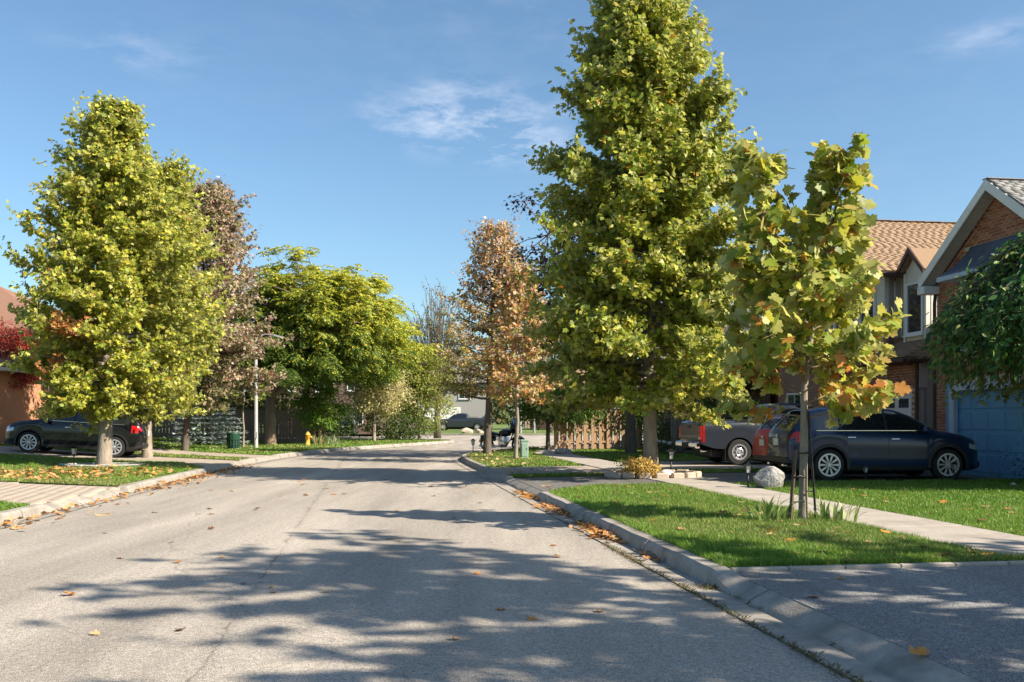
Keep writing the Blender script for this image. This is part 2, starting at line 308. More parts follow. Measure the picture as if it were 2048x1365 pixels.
class MB:
    """collects shapes into one mesh"""
    def __init__(s): s.V = []; s.F = []; s.mi = []; s.cur = 0
    def add(s, V, F):
        n = len(s.V); s.V += [tuple(v) for v in V]; s.F += [tuple(i + n for i in f) for f in F]; s.mi += [s.cur] * len(F); return s
    def box(s, c, d, rot=None, bev=0.0):
        """chamfered box centred on c with full sizes d"""
        hx, hy, hz = d[0] / 2, d[1] / 2, d[2] / 2
        b = min(bev, hx * .9, hy * .9, hz * .9)
        if b <= 0:
            P = [Vector((sx * hx, sy * hy, sz * hz)) for sz in (-1, 1) for sy in (-1, 1) for sx in (-1, 1)]
            F = [(0, 2, 3, 1), (4, 5, 7, 6), (0, 1, 5, 4), (2, 6, 7, 3), (0, 4, 6, 2), (1, 3, 7, 5)]
        else:
            bm = bmesh.new(); bmesh.ops.create_cube(bm, size=1.0)
            for v in bm.verts: v.co = Vector((v.co.x * d[0], v.co.y * d[1], v.co.z * d[2]))
            bmesh.ops.bevel(bm, geom=list(bm.edges), offset=b, segments=1, affect='EDGES')
            bm.verts.index_update()
            P = [v.co.copy() for v in bm.verts]; F = [tuple(v.index for v in f.verts) for f in bm.faces]; bm.free()
        if rot is not None:
            Rm = rot if isinstance(rot, Matrix) else Euler(rot).to_matrix()
            P = [Rm @ p for p in P]
        c = Vector(c)
        return s.add([p + c for p in P], F)
    def tube(s, pts, rad, n=8, cap=True):
        pts = [Vector(p) for p in pts]
        if not isinstance(rad, (list, tuple)): rad = [rad] * len(pts)
        V = []; F = []; x = None
        for i, p in enumerate(pts):
            d = (pts[min(i + 1, len(pts) - 1)] - pts[max(i - 1, 0)])
            if d.length < 1e-9: d = Vector((0, 0, 1))
            d.normalize()
            if x is None: x, y, _ = frame_from(d)
            else:
                x = x - d * x.dot(d)
                if x.length < 1e-6: x, y, _ = frame_from(d)
                x.normalize(); y = d.cross(x)
            for k in range(n):
                a = 2 * math.pi * k / n
                V.append(p + (x * math.cos(a) + y * math.sin(a)) * rad[i])
        for i in range(len(pts) - 1):
            for k in range(n):
                F.append((i * n + k, i * n + (k + 1) % n, (i + 1) * n + (k + 1) % n, (i + 1) * n + k))
        if cap:
            F.append(tuple(range(n - 1, -1, -1))); F.append(tuple(range((len(pts) - 1) * n, len(pts) * n)))
        return s.add(V, F)
    def lathe(s, prof, n=24, c=(0, 0, 0), axis='Z', close=False):
        V = []; F = []; c = Vector(c)
        for (r, z) in prof:
            for k in range(n):
                a = 2 * math.pi * k / n
                p = Vector((r * math.cos(a), r * math.sin(a), z))
                if axis == 'Y': p = Vector((p.x, p.z, p.y))
                elif axis == 'X': p = Vector((p.z, p.x, p.y))
                V.append(p + c)
        for i in range(len(prof) - 1):
            for k in range(n): F.append((i * n + k, i * n + (k + 1) % n, (i + 1) * n + (k + 1) % n, (i + 1) * n + k))
        if close:
            F.append(tuple(range(n - 1, -1, -1))); F.append(tuple(range((len(prof) - 1) * n, len(prof) * n)))
        return s.add(V, F)
    def prism(s, poly, ext, off=(0, 0, 0)):
        """polygon of 3-D points pushed along ext"""
        P = [Vector(p) + Vector(off) for p in poly]; e = Vector(ext); n = len(P)
        F = [tuple(range(n - 1, -1, -1)), tuple(range(n, 2 * n))] + [(i, (i + 1) % n, n + (i + 1) % n, n + i) for i in range(n)]
        return s.add(P + [p + e for p in P], F)
    def mesh(s, name, mats, smooth=False):
        return np_mesh(name, s.V, s.F, mats, smooth=smooth, midx=s.mi if isinstance(mats, (list, tuple)) and len(mats) > 1 else None)
    def build(s, name, mats, parent=None, smooth=False, bevel=0.0, label=None):
        o = bpy.data.objects.new(name, s.mesh(name, mats, smooth)); link(o, parent)
        if bevel:
            b = o.modifiers.new('bevel', 'BEVEL'); b.width = bevel; b.segments = 2; b.limit_method = 'ANGLE'; b.angle_limit = R(40)
        if label: o['label'] = label
        return o

def smooth_by_angle(o, ang=40):
    me = o.data
    me.polygons.foreach_set('use_smooth', np.ones(len(me.polygons), dtype=bool))
    bm = bmesh.new(); bm.from_mesh(me)
    for e in bm.edges:
        if len(e.link_faces) == 2 and e.calc_face_angle(0) > R(ang): e.smooth = False
    bm.to_mesh(me); bm.free()
    return o

def place_mesh(name, me, Mx, parent=None):
    o = bpy.data.objects.new(name, me); link(o, parent); o.matrix_basis = Mx if isinstance(Mx, Matrix) else Matrix([list(r) for r in Mx])
    return o

def pieces(parent, name, V, F, mats, Ms, prio, nmax=280, rng=None):
    """alike pieces: the ones that show largest as objects sharing mesh data, the rest joined as one stuff part"""
    rng = rng or RNG
    V = np.asarray(V, float); Ms = np.asarray(Ms, float)
    order = np.argsort(-np.asarray(prio)); pick = rng.integers(0, len(mats), len(Ms))
    ragged = isinstance(F, list)
    shared = [np_mesh(name, V, F, m) for m in mats]
    for i in order[:nmax]: place_mesh(name, shared[pick[i]], Ms[i], parent)
    rest = order[nmax:]
    if len(rest):
        Vh = np.c_[V, np.ones(len(V))]
        W = np.einsum('nij,vj->nvi', Ms[rest], Vh)[:, :, :3].reshape(-1, 3)
        Fa = np.asarray(F, dtype=np.int64)
        FF = (Fa[None] + (np.arange(len(rest)) * len(V))[:, None, None]).reshape(-1, Fa.shape[1])
        me = np_mesh(name, W, FF, list(mats), midx=np.repeat(pick[rest], len(Fa)) if len(mats) > 1 else None)
        o = link(bpy.data.objects.new(name, me), parent); o['kind'] = 'stuff'
    return shared

BOXF = np.array([(0, 2, 3, 1), (4, 5, 7, 6), (0, 1, 5, 4), (2, 6, 7, 3), (0, 4, 6, 2), (1, 3, 7, 5)])
def box_verts(x0, x1, y0, y1, z0, z1):
    return np.array([(x, y, z) for z in (z0, z1) for y in (y0, y1) for x in (x0, x1)], float)

def in_poly(P, poly):
    """P (n,2) inside polygon"""
    x, y = P[:, 0], P[:, 1]; inside = np.zeros(len(P), bool); n = len(poly)
    for i in range(n):
        x1, y1 = poly[i]; x2, y2 = poly[(i + 1) % n]
        c = ((y1 > y) != (y2 > y))
        with np.errstate(divide='ignore', invalid='ignore'):
            xi = (x2 - x1) * (y - y1) / (y2 - y1 + 1e-12) + x1
        inside ^= c & (x < xi)
    return inside

def flat_poly(name, poly, z, mat, skirt=0.0, zfun=None, grid=0.0, label=None, cat=None, kind='structure', parent=None):
    """a ground sheet from a 2-D outline, with an optional inner grid that follows zfun, and a skirt down its rim"""
    pts = [Vector((p[0], p[1])) for p in poly]; n = len(pts)
    extra = []
    if grid:
        a = np.array(poly); x0, y0 = a.min(0); x1, y1 = a.max(0)
        G = np.array([(x, y) for x in np.arange(x0 + grid / 2, x1, grid) for y in np.arange(y0 + grid / 2, y1, grid)])
        if len(G):
            G = G[in_poly(G, poly)]
            d = np.full(len(G), 9.0)
            for i in range(n):
                p, q = np.array(poly[i]), np.array(poly[(i + 1) % n]); e = q - p; L2 = (e @ e) + 1e-9
                t = np.clip(((G - p) @ e) / L2, 0, 1); d = np.minimum(d, np.linalg.norm(G - (p + t[:, None] * e), axis=1))
            extra = [Vector(g) for g in G[d > grid * 0.35]]
    vv, ee, ff, ov, oe, of = delaunay_2d_cdt(pts + extra, [(i, (i + 1) % n) for i in range(n)], [], 1, 1e-5)
    zf = zfun or (lambda x, y: 0.0)
    V = [(p.x, p.y, z + zf(p.x, p.y)) for p in vv]
    F = []
    for f in ff:
        a, b, c = (vv[f[0]], vv[f[1]], vv[f[2]])
        F.append(tuple(f) if (b - a).cross(c - a) > 0 else tuple(reversed(f)))
    if skirt:
        m = len(V)
        ring = [(p[0], p[1]) for p in poly]
        V += [(p[0], p[1], z + zf(*p)) for p in ring] + [(p[0], p[1], z + zf(*p) - skirt) for p in ring]
        area = sum(ring[i][0] * ring[(i + 1) % n][1] - ring[(i + 1) % n][0] * ring[i][1] for i in range(n))
        for i in range(n):
            j = (i + 1) % n
            q = (m + i, m + n + i, m + n + j, m + j)
            F.append(q if area > 0 else tuple(reversed(q)))
    o = link(bpy.data.objects.new(name, np_mesh(name, V, F, mat)), parent)
    return tag(o, label, cat, None, kind)

def spline(pts, step=0.5):
    """Catmull-Rom through 2-D points, resampled"""
    P = [Vector(p) for p in pts]; out = []
    P = [P[0] * 2 - P[1]] + P + [P[-1] * 2 - P[-2]]
    for i in range(1, len(P) - 2):
        a, b, c, d = P[i - 1], P[i], P[i + 1], P[i + 2]
        m = max(2, int((c - b).length / step))
        for k in range(m):
            t = k / m
            out.append(0.5 * ((2 * b) + (c - a) * t + (2 * a - 5 * b + 4 * c - d) * t * t + (3 * b - a - 3 * c + d) * t ** 3))
    out.append(P[-2])
    return out

def offset(path, d):
    """points d to the right of the walking direction"""
    out = []
    for i, p in enumerate(path):
        t = (path[min(i + 1, len(path) - 1)] - path[max(i - 1, 0)]).normalized()
        out.append(Vector((p.x + t.y * d, p.y - t.x * d)))
    return out

def between(path, y0, y1): return [p for p in path if y0 <= p.y <= y1]
def T2(l): return [(p[0], p[1]) for p in l]
def norm(a): return a / (np.linalg.norm(a, axis=-1, keepdims=True) + 1e-9)
# ------------------------------------------------------------------ ground, road, kerbs, lawns, paths
tag(flat_poly('ground', [(-700, -300), (700, -300), (700, 1200), (-700, 1200)], -0.06, M['lawn_far']), 'wide green ground under and around the whole street', 'ground', None, 'structure')

RC = spline([(4.29, -10), (2.82, 0), (1.35, 10), (-0.12, 20), (-1.15, 27), (-1.75, 31), (-2.15, 34.5), (-2.1, 37), (-1.6, 39.5), (-0.3, 43), (1.8, 47.6), (5.5, 53), (12, 58.5), (24, 63), (48, 67)], 0.4)
LC = spline([(-5.6, -10), (-6.4, 0), (-7.05, 13), (-7.6, 20), (-8.15, 27), (-8.5, 32.5), (-8.35, 38), (-7.8, 41.5), (-6.6, 47), (-4.6, 53), (-3.5, 56.6), (-3.3, 58.6), (-4.0, 60.3), (-6.5, 61.6), (-14, 63.5), (-50, 70)], 0.4)
FC = [(-60, 84.5), (-30, 82.0), (0, 80.5), (25, 81.5), (60, 86)]
road_poly = T2(offset(RC, 0.27)) + T2(reversed(FC)) + T2(reversed(offset(LC, -0.27)))
flat_poly('road', road_poly, 0.0, M['road'], label='pale worn asphalt street curving away between the kerbs', cat='road')

LZ = lambda x, y: 0.066 * max(0.0, -12.6 - x) if y > 24 else 0.0
land_r = T2(offset(RC, 0.6)) + [(120, 70), (120, -10)]
flat_poly('ground', land_r, 0.095, M['soil'], skirt=0.12, label='bare soil under the lawns and houses on the sunny side', cat='ground')
land_l = T2(offset(LC, -0.6)) + [(-120, 78), (-120, -10)]
flat_poly('ground', land_l[::-1], 0.095, M['soil'], skirt=0.12, label='bare soil under the lawns and houses on the opposite side', cat='ground')
flat_poly('lawn', [(p[0], p[1] + .5) for p in FC] + [(80, 300), (-80, 300)], 0.13, M['lawn_far'], skirt=0.15, label='far green lawn across the junction in front of the distant houses', cat='lawn')
FCk = MB(); 
for i in range(len(FC) - 1):
    a, b = Vector(FC[i]), Vector(FC[i + 1]); d = (b - a); 
    FCk.box(((a.x + b.x) / 2, (a.y + b.y) / 2 + .35, 0.06), (d.length, 0.3, 0.16), (0, 0, math.atan2(d.y, d.x)))
tag(FCk.build('kerb', M['kerb']), 'far straight kerb along the lawn across the junction', 'kerb', None, 'structure')

FULL = [(0, .012), (.28, .002), (.30, .115), (.335, .15), (.47, .155), (.485, -.05)]
DEP = [(0, .012), (.28, .004), (.30, .032), (.345, .06), (.47, .122), (.485, -.05)]
def kerbs(path, side, dips, y0, y1, label, far_cut=None):
    """poured kerb and gutter in three-metre lengths, dropped where a driveway crosses"""
    def drop(y):
        f = 0.0
        for a, b in dips:
            f = max(f, min(1, max(0, (y - a) / 0.55)) * min(1, max(0, (b - y) / 0.55)))
        return f
    s = 0.0; seg = [[]]; acc_ = 0.0
    fine = spline(path, 0.15)
    for i, p in enumerate(fine):
        if i: acc_ += (fine[i] - fine[i - 1]).length
        if acc_ > 3.0: acc_ = 0.0; seg.append([fine[i - 1].lerp(p, 0.16)])
        seg[-1].append(p)
    first = True
    for sg in seg:
        sg = [p for p in sg if y0 <= p.y <= y1]
        if len(sg) < 3: continue
        V = []; F = []; k = len(FULL)
        for i, p in enumerate(sg):
            t = (sg[min(i + 1, len(sg) - 1)] - sg[max(i - 1, 0)]).normalized(); nrm_ = Vector((t.y, -t.x)) * side
            f = drop(p.y) if abs(p.x) < 11 else 0; f = f * f * (3 - 2 * f)
            for (a, b) in zip(FULL, DEP):
                d = a[0] + (b[0] - a[0]) * f; z = a[1] + (b[1] - a[1]) * f
                jit = 0.004 * math.sin(p.y * 5 + d * 30)
                V.append((p.x + nrm_.x * d + jit, p.y + nrm_.y * d, z + (jit * .6 if z > .05 else 0)))
        for i in range(len(sg) - 1):
            for j in range(k - 1):
                q = (i * k + j, i * k + j + 1, (i + 1) * k + j + 1, (i + 1) * k + j)
                F.append(q[::-1] if side > 0 else q)
        for e in (0, (len(sg) - 1) * k): F.append(tuple(range(e, e + k)))
        o = link(bpy.data.objects.new('kerb', np_mesh('kerb', V, F, M['kerb'])))
        tag(o, label, 'kerb', label.replace('concrete', 'lengths of'), 'structure'); smooth_by_angle(o, 24)
DIP_R = [(-9, 8.75), (17.75, 22.3), (23.2, 26.9)]
DIP_L = [(15.2, 19.6), (26.6, 31.4), (32.9, 35.6), (38.0, 39.8)]
kerbs(RC, 1, DIP_R, -9, 66, 'grey concrete kerb with gutter beside the lawn and driveways')
kerbs(LC, -1, DIP_L, -9, 69, 'pale concrete kerb with gutter beside the leaf strewn lawn')

def rc(y, d): # point d inland of the right asphalt edge
    i = max(1, sum(1 for q in RC if q.y < y)); a_, b_ = RC[i - 1], RC[i]; p = a_.lerp(b_, (y - a_.y) / max(b_.y - a_.y, 1e-6))
    t = (b_ - a_).normalized(); return (p.x + t.y * d, p.y - t.x * d)
def lc(y, d):
    i = max(1, sum(1 for q in LC if q.y < min(y, 58.5) and q.x > -9)); a_, b_ = LC[i - 1], LC[i]; p = a_.lerp(b_, (y - a_.y) / max(b_.y - a_.y, 1e-6))
    t = (b_ - a_).normalized(); return (p.x - t.y * d, p.y + t.x * d)
SL = lambda y: 6.4 - 0.15 * y          # near edge of the pavement
def rline(y0, y1, d, n=8): return [rc(y, d) for y in np.linspace(y0, y1, n)]
def lline(y0, y1, d, n=8): return [lc(y, d) for y in np.linspace(y0, y1, n)]
def bump(x, y): return 0.012 * math.sin(1.7 * x + .6 * y) * math.sin(1.1 * y - .5 * x)
bumpL = lambda x, y: bump(x, y) + LZ(x, y)

# right side: driveways first, lawns between them, pavement slabs over
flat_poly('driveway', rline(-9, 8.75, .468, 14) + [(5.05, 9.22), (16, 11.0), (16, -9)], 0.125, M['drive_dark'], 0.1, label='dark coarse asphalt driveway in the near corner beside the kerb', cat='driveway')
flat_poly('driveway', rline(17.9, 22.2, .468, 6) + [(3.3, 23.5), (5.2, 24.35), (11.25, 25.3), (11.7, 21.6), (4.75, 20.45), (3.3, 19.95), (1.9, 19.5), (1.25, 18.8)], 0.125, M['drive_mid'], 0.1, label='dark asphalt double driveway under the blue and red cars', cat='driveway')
flat_poly('driveway', rline(23.3, 26.8, .468, 5) + [(2.1, 27.9), (3.4, 30.3), (10.2, 31.6), (10.95, 26.9), (4.1, 25.75), (2.75, 24.2)], 0.125, M['drive_tan'], 0.1, label='dusty beige driveway under the pickup truck', cat='driveway')
lawnA = rline(8.85, 17.75, .48, 10) + [(0.75, 18.1), (1.15, 18.95), (1.8, 19.65), (3.15, 20.0), (3.42, 19.9)] + [(SL(y), y) for y in (19, 16, 13, 10, 9.3)]
flat_poly('lawn', lawnA, 0.13, M['lawn'], 0.1, bump, 0.5, 'near boulevard lawn holding the young staked tree', 'lawn')
lawnR = [(SL(y) + 1.32, y) for y in (9.6, 12, 15, 18, 20.35)] + [(4.9, 20.4), (11.6, 21.5), (12.4, 16.5), (16, 14.5), (16, 11.1)]
flat_poly('lawn', lawnR, 0.13, M['lawn'], 0.1, bump, 0.5, 'front lawn half in house shadow beside the blue car', 'lawn')
lawnS = rline(22.45, 23.15, .48, 3) + [(1.2, 23.75), (2.7, 24.05), (2.85, 23.5), (1.2, 22.95)]
flat_poly('lawn', lawnS, 0.13, M['lawn'], 0.1, bump, 0.4, 'thin strip of patchy grass between two driveway mouths', 'lawn')
lawnS2 = [(4.15, 24.3), (4.3, 25.6), (10.9, 26.8), (11.1, 25.4), (5.2, 24.45)]
flat_poly('lawn', lawnS2, 0.13, M['lawn'], 0.1, bump, 0.4, 'narrow grass strip between the pickup and the red car', 'lawn')
lawnB = rline(26.9, 44.5, .48, 22) + [(1.2, 45.0), (1.35, 42), (0.85, 39), (0.95, 36), (1.85, 30), (2.05, 28.2)]
flat_poly('lawn', lawnB, 0.13, M['lawn'], 0.1, bump, 0.6, 'corner lawn with the orange tree and the green utility box', 'lawn')
lawnC = [(3.55, 30.5), (10.3, 31.9), (9.4, 38), (8.7, 44.2), (2.7, 41.5), (2.35, 38.6), (2.45, 36), (2.75, 34)]
flat_poly('lawn', lawnC, 0.13, M['lawn'], 0.1, bump, 0.6, 'shaded lawn in front of the tan wooden fence', 'lawn')
# pavement: separate slabs
sidewalk = tag(flat_poly('sidewalk', [(SL(y) - .01, y) for y in (9.0, 36)] + [(SL(y) + 1.34, y) for y in (36, 9.0)], 0.118, M['joint'], 0.05), 'pale concrete pavement running behind the boulevard trees', 'pavement', None, 'structure')
ang = math.atan2(0.15, 1.0)
Ms = []; y = 9.2
while y < 36:
    cxx = SL(y + .75) + .66
    Ms.append(Matrix.Translation((cxx, y + .75, 0.132 + RNG.normal() * .002)) @ Matrix.Rotation(ang, 4, 'Z') @ Matrix.Rotation(RNG.normal() * .003, 4, 'Y')); y += 1.53
slab = MB().box((0, 0, 0), (1.3, 1.505, 0.03), bev=0.006)
me = slab.mesh('slab', M['concrete'])
for m in Ms: place_mesh('slab', me, m, sidewalk)
far_walk = [(0.98, 36), (0.88, 38.8), (1.38, 41.8), (3.0, 45.4), (6.6, 49.4), (14, 53.5), (14.6, 52.3), (7.4, 48.4), (4.1, 44.7), (2.6, 41.3), (2.2, 38.6), (2.35, 36)]
flat_poly('sidewalk', far_walk, 0.135, M['concrete'], 0.05, label='pale concrete pavement turning the corner past the motorcycle', cat='pavement')

# left side
pav = flat_poly('driveway', lline(15.3, 19.5, .468, 5) + [(-11.3, 21.0), (-20, 24.6), (-20, 20.2), (-11.3, 16.8), (-8.6, 15.9)], 0.10, M['joint'], 0.1, label='tan brick paver driveway crossing in front of the leafy lawn', cat='driveway')
PW = MB().box((0, 0, 0), (0.296, 0.196, 0.05), bev=0.003)
pv = np.array([tuple(v) for v in PW.V])
pa = math.atan2(-0.42, 1.0); c_, s_ = math.cos(pa), math.sin(pa)
pav_poly = lline(15.35, 19.4, .52, 5) + [(-11.3, 20.9), (-19, 24.1), (-19, 20.1), (-11.3, 16.9), (-8.6, 15.98)]
Ms = []; pr = []
for i in range(-50, 60):
    for j in range(-60, 60):
        u_, v_ = i * 0.3 + (j % 2) * .15, j * 0.2
        px, py = -12 + c_ * u_ - s_ * v_, 19 + s_ * u_ + c_ * v_
        if in_poly(np.array([(px, py)]), pav_poly)[0]:
            Ms.append(np.array(Matrix.Translation((px, py, 0.101 + RNG.normal() * .001)) @ Matrix.Rotation(pa, 4, 'Z') @ Matrix.Rotation(RNG.normal() * .003, 4, 'X'))); pr.append(-math.hypot(px + 4, py))
F26 = [f for f in PW.F]
# bevelled box has quads and triangles: triangulate for the joined remainder
def tri(F): return [t for f in F for t in [(f[0], f[k], f[k + 1]) for k in range(1, len(f) - 1)]]
pieces(pav, 'paver', pv, np.array(tri(F26)), [M['paver'], M['paver_b'], M['paver_c']], Ms, pr, 290)
flat_poly('driveway', lline(26.8, 31.2, .468, 5) + [(-12.6, 34.2), (-24, 34.9), (-24, 29.5), (-12.6, 30.9), (-10.6, 29.9), (-9.6, 28.4)], 0.12, M['drive_tan'], 0.3, LZ, 1.0, label='pale driveway under the black car', cat='driveway')
flat_poly('driveway', lline(33.2, 35.4, .468, 4) + [(-12.6, 38.6), (-24, 41.5), (-24, 38.5), (-12.6, 36.0)], 0.125, M['drive_tan'], 0.3, LZ, 1.0, label='pale driveway beyond the black car beside the blue spruce', cat='driveway')
lawnL0 = lline(1, 15.2, .48, 8) + [(-8.6, 15.8), (-11.3, 16.7), (-20, 20), (-24, 12), (-24, 1)]
flat_poly('lawn', lawnL0, 0.13, M['lawn'], 0.1, bump, 0.7, 'small lawn corner in front of the tan paver driveway', 'lawn')
lawnL = lline(19.65, 26.6, .48, 6) + [(-9.5, 28.3), (-10.5, 29.8), (-12.6, 30.8), (-24, 29.4), (-24, 26.4), (-20, 24.7), (-11.3, 21.1)]
flat_poly('lawn', lawnL, 0.13, M['lawn'], 0.3, bumpL, 0.6, 'leaf strewn lawn around the big tree on the opposite side', 'lawn')
lawnL2 = lline(31.5, 33.0, .48, 3) + [(-12.6, 35.9), (-24, 38.4), (-24, 35.0), (-12.6, 34.3)]
flat_poly('lawn', lawnL2, 0.13, M['lawn'], 0.3, bumpL, 0.7, 'strip of grass between two pale driveways behind the black car', 'lawn')
lawnL3 = lline(35.6, 58.2, .48, 20) + [(-4.6, 59.7), (-9, 60.3), (-16, 56), (-24, 55), (-24, 41.6), (-12.6, 38.7)]
flat_poly('lawn', lawnL3, 0.13, M['lawn'], 0.3, bumpL, 0.9, 'long verge lawn under the street lamp and the locust trees', 'lawn')
flat_poly('driveway', [(-24, 64.3), (-8, 62.0), (-7, 60.8), (-10, 60.6), (-16, 56.3), (-24, 55.3), (-40, 55), (-40, 66)], 0.12, M['drive_tan'], 0.1, label='far pale driveway glimpsed between the trunks', cat='driveway')

# ------------------------------------------------------------------ grass blades
def fractal(x, y, s):
    return (np.sin(x * s + 1.3 * np.sin(y * s * .7)) + np.sin(y * s * 1.3 + 1.7 * np.sin(x * s * .9 + 2)) + np.sin((x + y) * s * 2.1 + .5)) / 3
def grass(poly, n, h, w, z, label, dry=0.1, zf=None, seed=1, near_bias=True, name='grass'):
    rng = np.random.default_rng(seed)
    a = np.array(poly); x0, y0 = a.min(0); x1, y1 = a.max(0); P = np.zeros((0, 2))
    while len(P) < n:
        Q = np.c_[rng.uniform(x0, x1, n), rng.uniform(y0, y1, n)]
        Q = Q[in_poly(Q, poly)]
        if near_bias:
            Q = Q[rng.random(len(Q)) < np.clip((y0 + 1.0) ** 1.6 / np.maximum(Q[:, 1], .1) ** 1.6, 0, 1)]
        vis = np.abs(Q[:, 0]) < Q[:, 1] * 0.58 + 0.6
        P = np.r_[P, Q[vis]]
    P = P[:n]; d = P[:, 1:2]
    clump = fractal(P[:, 0], P[:, 1], 5.0)
    hh = h * rng.uniform(.55, 1.2, n) * (1 + .28 * clump) ; ww = w * rng.uniform(.7, 1.3, n) * np.maximum(1, P[:, 1] / 14)
    az = rng.uniform(0, 2 * np.pi, n); ca, sa = np.cos(az), np.sin(az)
    lean = rng.uniform(.15, .75, n) * hh; la = rng.uniform(0, 2 * np.pi, n) + .6 * clump
    lx, ly = np.cos(la) * lean, np.sin(la) * lean
    zz = np.full(n, z - .015)
    if zf: zz = zz + np.array([zf(*p) for p in P])
    B = np.c_[P, zz]
    side = np.c_[ca * ww / 2, sa * ww / 2, np.zeros(n)]
    mid = B + np.c_[lx * .35, ly * .35, hh * .6]; tip = B + np.c_[lx, ly, hh * rng.uniform(.8, 1.0, n)]
    V = np.stack([B - side, B + side, mid + side * .8, mid - side * .8, tip], 1).reshape(-1, 3)
    T = np.array([(0, 1, 2), (0, 2, 3), (3, 2, 4)])
    F = (T[None] + (np.arange(n) * 5)[:, None, None]).reshape(-1, 3)
    g = np.array([0.105, 0.23, 0.022]); y_ = np.array([0.22, 0.33, 0.045]); b_ = np.array([0.34, 0.29, 0.12])
    t = np.clip(rng.random(n) * .8 + .25 * fractal(P[:, 0], P[:, 1], 1.2), 0, 1)[:, None]
    C = g * (1 - t) + y_ * t
    dd = (rng.random(n) < dry * (1 + 1.6 * fractal(P[:, 0] + 5, P[:, 1], .8)))[:, None]
    C = np.where(dd, b_, C) * rng.uniform(.75, 1.25, (n, 1))
    o = link(bpy.data.objects.new(name, np_mesh(name, V, F, M['grass'], col=np.repeat(C, 5, 0))))
    return tag(o, label, name, None, 'stuff')
grass(lawnA, 120000, 0.085, 0.0065, 0.13, 'bright green mown grass on the near boulevard lawn', 0.15, seed=1)
edge_g = rline(8.95, 17.7, .46, 10) + rline(8.95, 17.7, .62, 10)[::-1]
grass(edge_g, 7000, 0.10, 0.007, 0.135, 'shaggy grass leaning over the near kerb', 0.08, seed=2)
grass([(1.95, 8.84), (5.2, 9.3), (5.2, 9.5), (1.95, 9.02)], 3200, 0.11, 0.007, 0.12, 'ragged grass edge spilling toward the dark driveway', 0.25, seed=12)
grass(lawnR, 80000, 0.08, 0.0075, 0.13, 'green grass on the front lawn partly in house shadow', 0.05, seed=3)
grass(lawnS + [], 2500, 0.07, 0.012, 0.13, 'patchy grass on the strip between driveway mouths', 0.3, seed=4)
grass(lawnS2, 3500, 0.08, 0.012, 0.13, 'grass tufts on the strip beside the pickup', 0.1, seed=5)
grass(lawnB, 22000, 0.07, 0.012, 0.13, 'short patchy grass on the corner lawn', 0.35, seed=6)
grass(lawnC, 16000, 0.07, 0.012, 0.13, 'shaded grass in front of the tan fence', 0.1, seed=7)
grass(lawnL0, 9000, 0.08, 0.010, 0.13, 'green grass on the lawn corner before the pavers', 0.08, seed=8)
grass(lawnL, 60000, 0.075, 0.011, 0.13, 'olive green grass on the lawn with fallen leaves', 0.22, bumpL, seed=9)
grass(lawnL2, 7000, 0.07, 0.014, 0.13, 'grass on the strip behind the black car', 0.2, bumpL, seed=10)
grass(lawnL3, 26000, 0.075, 0.02, 0.13, 'yellow green grass on the long verge', 0.22, bumpL, seed=11)
# ------------------------------------------------------------------ leaves and trees
def fan(out, c=(0, .42, 0)):
    V = [c] + list(out); n = len(out)
    return np.array(V, float), np.array([(0, 1 + i, 1 + (i + 1) % n) for i in range(n)])
def lobed():
    half = [(0.05, 0.0), (0.27, -0.06), (0.40, 0.10), (0.33, 0.24), (0.56, 0.42), (0.50, 0.56), (0.27, 0.58), (0.30, 0.82), (0.17, 0.84)]
    o = [(x, y, 0.10 * abs(x) - .16 * (y - .4) ** 2 - .25 * x * x) for x, y in half] + [(0, 1.0, -.07)] + [(-x, y, 0.10 * x - .16 * (y - .4) ** 2 - .25 * x * x) for x, y in half[::-1]]
    return fan(o, (0, .36, -.05))
LOBED = lobed()
def lobed_small():
    half = [(0.06, 0.0), (0.42, 0.08), (0.28, 0.32), (0.52, 0.55), (0.24, 0.62)]
    o = [(x, y, 0.14 * abs(x) - .12 * (y - .4) ** 2) for x, y in half] + [(0, 1.0, -.05)] + [(-x, y, 0.14 * x - .12 * (y - .4) ** 2) for x, y in half[::-1]]
    return fan(o, (0, .38, -.06))
LOBED5 = lobed_small()
OVAL = (np.array([(0, 0, 0), (.22, .35, .05), (.18, .7, .03), (0, 1, -.06), (-.18, .7, .03), (-.22, .35, .05)], float), np.array([(0, 1, 3), (1, 2, 3), (0, 3, 5), (3, 4, 5)]))
KITE = (np.array([(0, 0, 0), (.25, .45, .06), (0, 1, -.05), (-.25, .45, .06)], float), np.array([(0, 1, 2), (0, 2, 3)]))
SLIM = (np.array([(0, 0, 0), (.11, .5, .02), (0, 1, -.05), (-.11, .5, .02)], float), np.array([(0, 1, 2), (0, 2, 3)]))
TRI3 = fan([(0, 0, 0), (.46, .28, .06), (.2, .52, .02), (0, 1, -.08), (-.2, .52, .02), (-.46, .28, .06)], (0, .4, -.04))
FRONDLET = (np.array([(0, 0, 0), (.2, .5, .05), (0, 1, -.12), (-.2, .5, .05)], float), np.array([(0, 1, 2), (0, 2, 3)]))

def leaf_frames(d, n):
    y = norm(d); x = np.cross(y, n); x = norm(x); z = np.cross(x, y); return x, y, z
def leaf_arrays(tmpl, pos, d, n, size, col):
    tV, tF = tmpl; x, y, z = leaf_frames(d, n); k = len(tV); m = len(pos)
    V = pos[:, None] + size[:, None, None] * (tV[None, :, 0:1] * x[:, None] + tV[None, :, 1:2] * y[:, None] + tV[None, :, 2:3] * z[:, None])
    F = (tF[None] + (np.arange(m) * k)[:, None, None]).reshape(-1, tF.shape[1])
    return V.reshape(-1, 3), F, np.repeat(col, k, 0)

